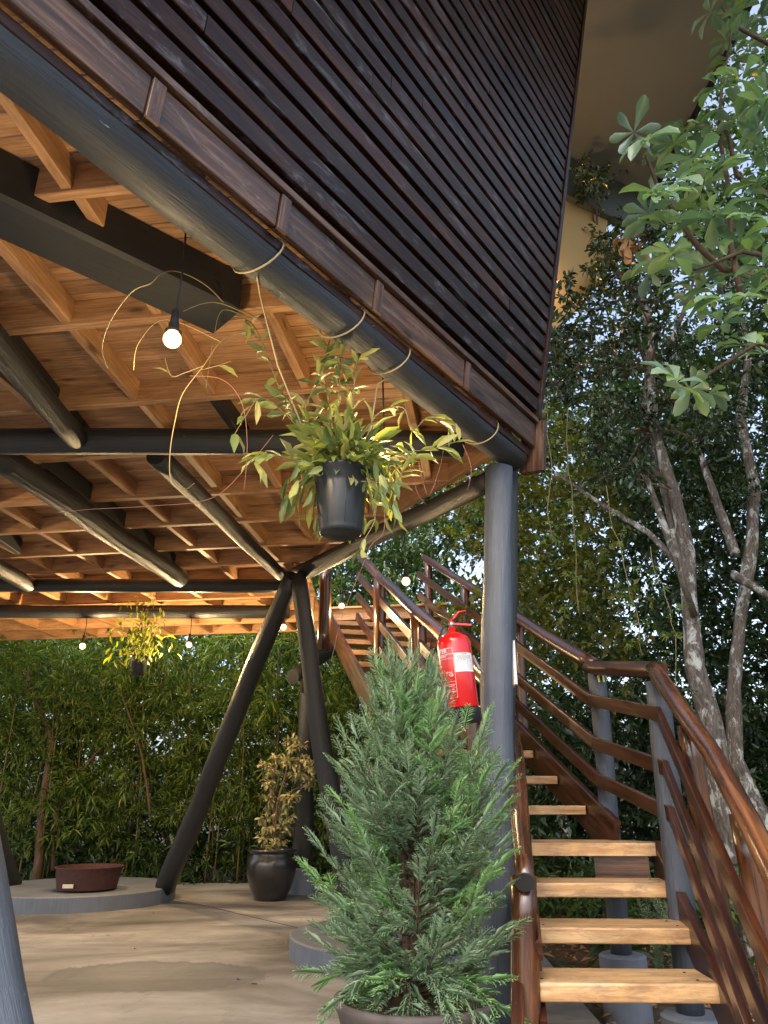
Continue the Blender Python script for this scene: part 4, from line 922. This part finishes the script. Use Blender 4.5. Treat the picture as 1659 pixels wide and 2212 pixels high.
# thin leaning trunks behind
def thin(pix, Y, r_, label):
    pts = [P(x, y, Y=Y) for x, y in pix]; e = tag(MB().tube(pts, [r_*(1-.5*i/(len(pts)-1)) for i in range(len(pts))], 8, .2, dense=.2, bend=.08).build('thin_tree', M['bark2'], loc=pts[0], smooth=True), label, 'tree'); return e
thin([(75, 1900), (95, 1750), (110, 1600), (60, 1450)], 12.2, .07, 'reddish thin trunk behind the dark left leg')
thin([(108, 1880), (114, 1790), (140, 1690), (205, 1640), (320, 1510), (380, 1420)], 12.3, .032, 'thin brown trunk leaning right above the fire bowl')
thin([(325, 1760), (300, 1620), (275, 1540), (250, 1440)], 11.8, .018, 'pale thin stem leaning left over the fire bowl')
thin([(590, 1890), (592, 1700), (600, 1560), (605, 1400)], 12.0, .03, 'straight pale stem beside the long leaning leg')
thin([(1700, 2000), (1640, 1820), (1600, 1650), (1560, 1500)], 9.4, .05, 'thin dark trunk crossing behind the right edge trees')
# ferns under the stairs
def fern(px, py, Y, hgt, label):
    b_ = P(px, py, Y=Y); b_.z = -.08; e = empty('foxtail_fern', b_, label, 'fern', 'ferns behind the stairs'); P_, T_, m_ = [], [], MB()
    for k in range(9):
        g = random.uniform(0, 6.28); ln_ = hgt*random.uniform(.7, 1); pts = [b_+V(math.cos(g)*.25*t*t*ln_, math.sin(g)*.25*t*t*ln_, ln_*t) for t in [j/8 for j in range(9)]]; m_.tube(pts, .004, 4)
        for j in range(160):
            f = random.random(); i = int(f*7.99); q_ = pts[i].lerp(pts[i+1], f*8-i if f*8-i < 1 else .9); a_ = random.uniform(0, 6.28)
            P_.append(q_); T_.append(V(math.cos(a_), math.sin(a_), .5)*(1-.5*f))
    m_.build('stems', M['vine'], e); P_, T_ = np.array(P_), np.array(T_); mesh_leaves('fronds', [leaves(P_, T_, .05*rng.uniform(.6, 1.1, len(P_)), .008, T_FOLD)], M['lf_con'], e)
fern(1425, 2090, 6.2, .8, 'foxtail fern between the two stair post footings'); fern(1462, 2090, 6.0, .72, 'foxtail fern right beside the nearest stair post'); fern(385 , 1900, 12.1, .9, 'upright fern behind the wide round plinth')
j0, j1 = P(330, 1930, z=.001), P(700, 2018, z=.001)
tag(MB().beam(j0, j1, .012, .003).build('expansion_joint', M['soil'], bpy.data.objects['patio_floor']))
fl_ = np.column_stack([rng.uniform(-6, 1, 120), 12.0-np.abs(rng.normal(0, 1.8, 120)), np.full(120, .006)]); Lf = rng.uniform(.02, .06, 120)
fl_ = fl_[(np.hypot(fl_[:, 0]+3.78, fl_[:, 1]-10.2) > 1.25)]; Lf = Lf[:len(fl_)]
tag(mesh_leaves('leaf_litter', [leaves(fl_, rng.normal(0, 1, fl_.shape)*[1, 1, .05], Lf, Lf*.45, T_OVAL, np.tile([0, 0, 1.], (len(fl_), 1)))], M['lf_dry']), 'scattered small dry leaves on the patio near its rear edge', 'leaf litter', kind='stuff')
# a few fallen bits on the floor
q_ = P(540, 2125, z=.004); tag(mesh_leaves('fallen_leaf', [leaves(np.array([q_]), np.array([[1., .2, 0]]), .07, .03, T_OVAL, np.array([[0, 0, 1.]]))], M['lf_dry'], loc=q_), 'single small yellow leaf fallen on the patio floor', 'leaf')
for o in bpy.data.objects:
    if o.type == 'MESH' and o.parent is None and o.name.startswith('rope'): pass
print('objects', len(bpy.data.objects), 'polys', sum(len(o.data.polygons) for o in bpy.data.objects if o.type == 'MESH'))
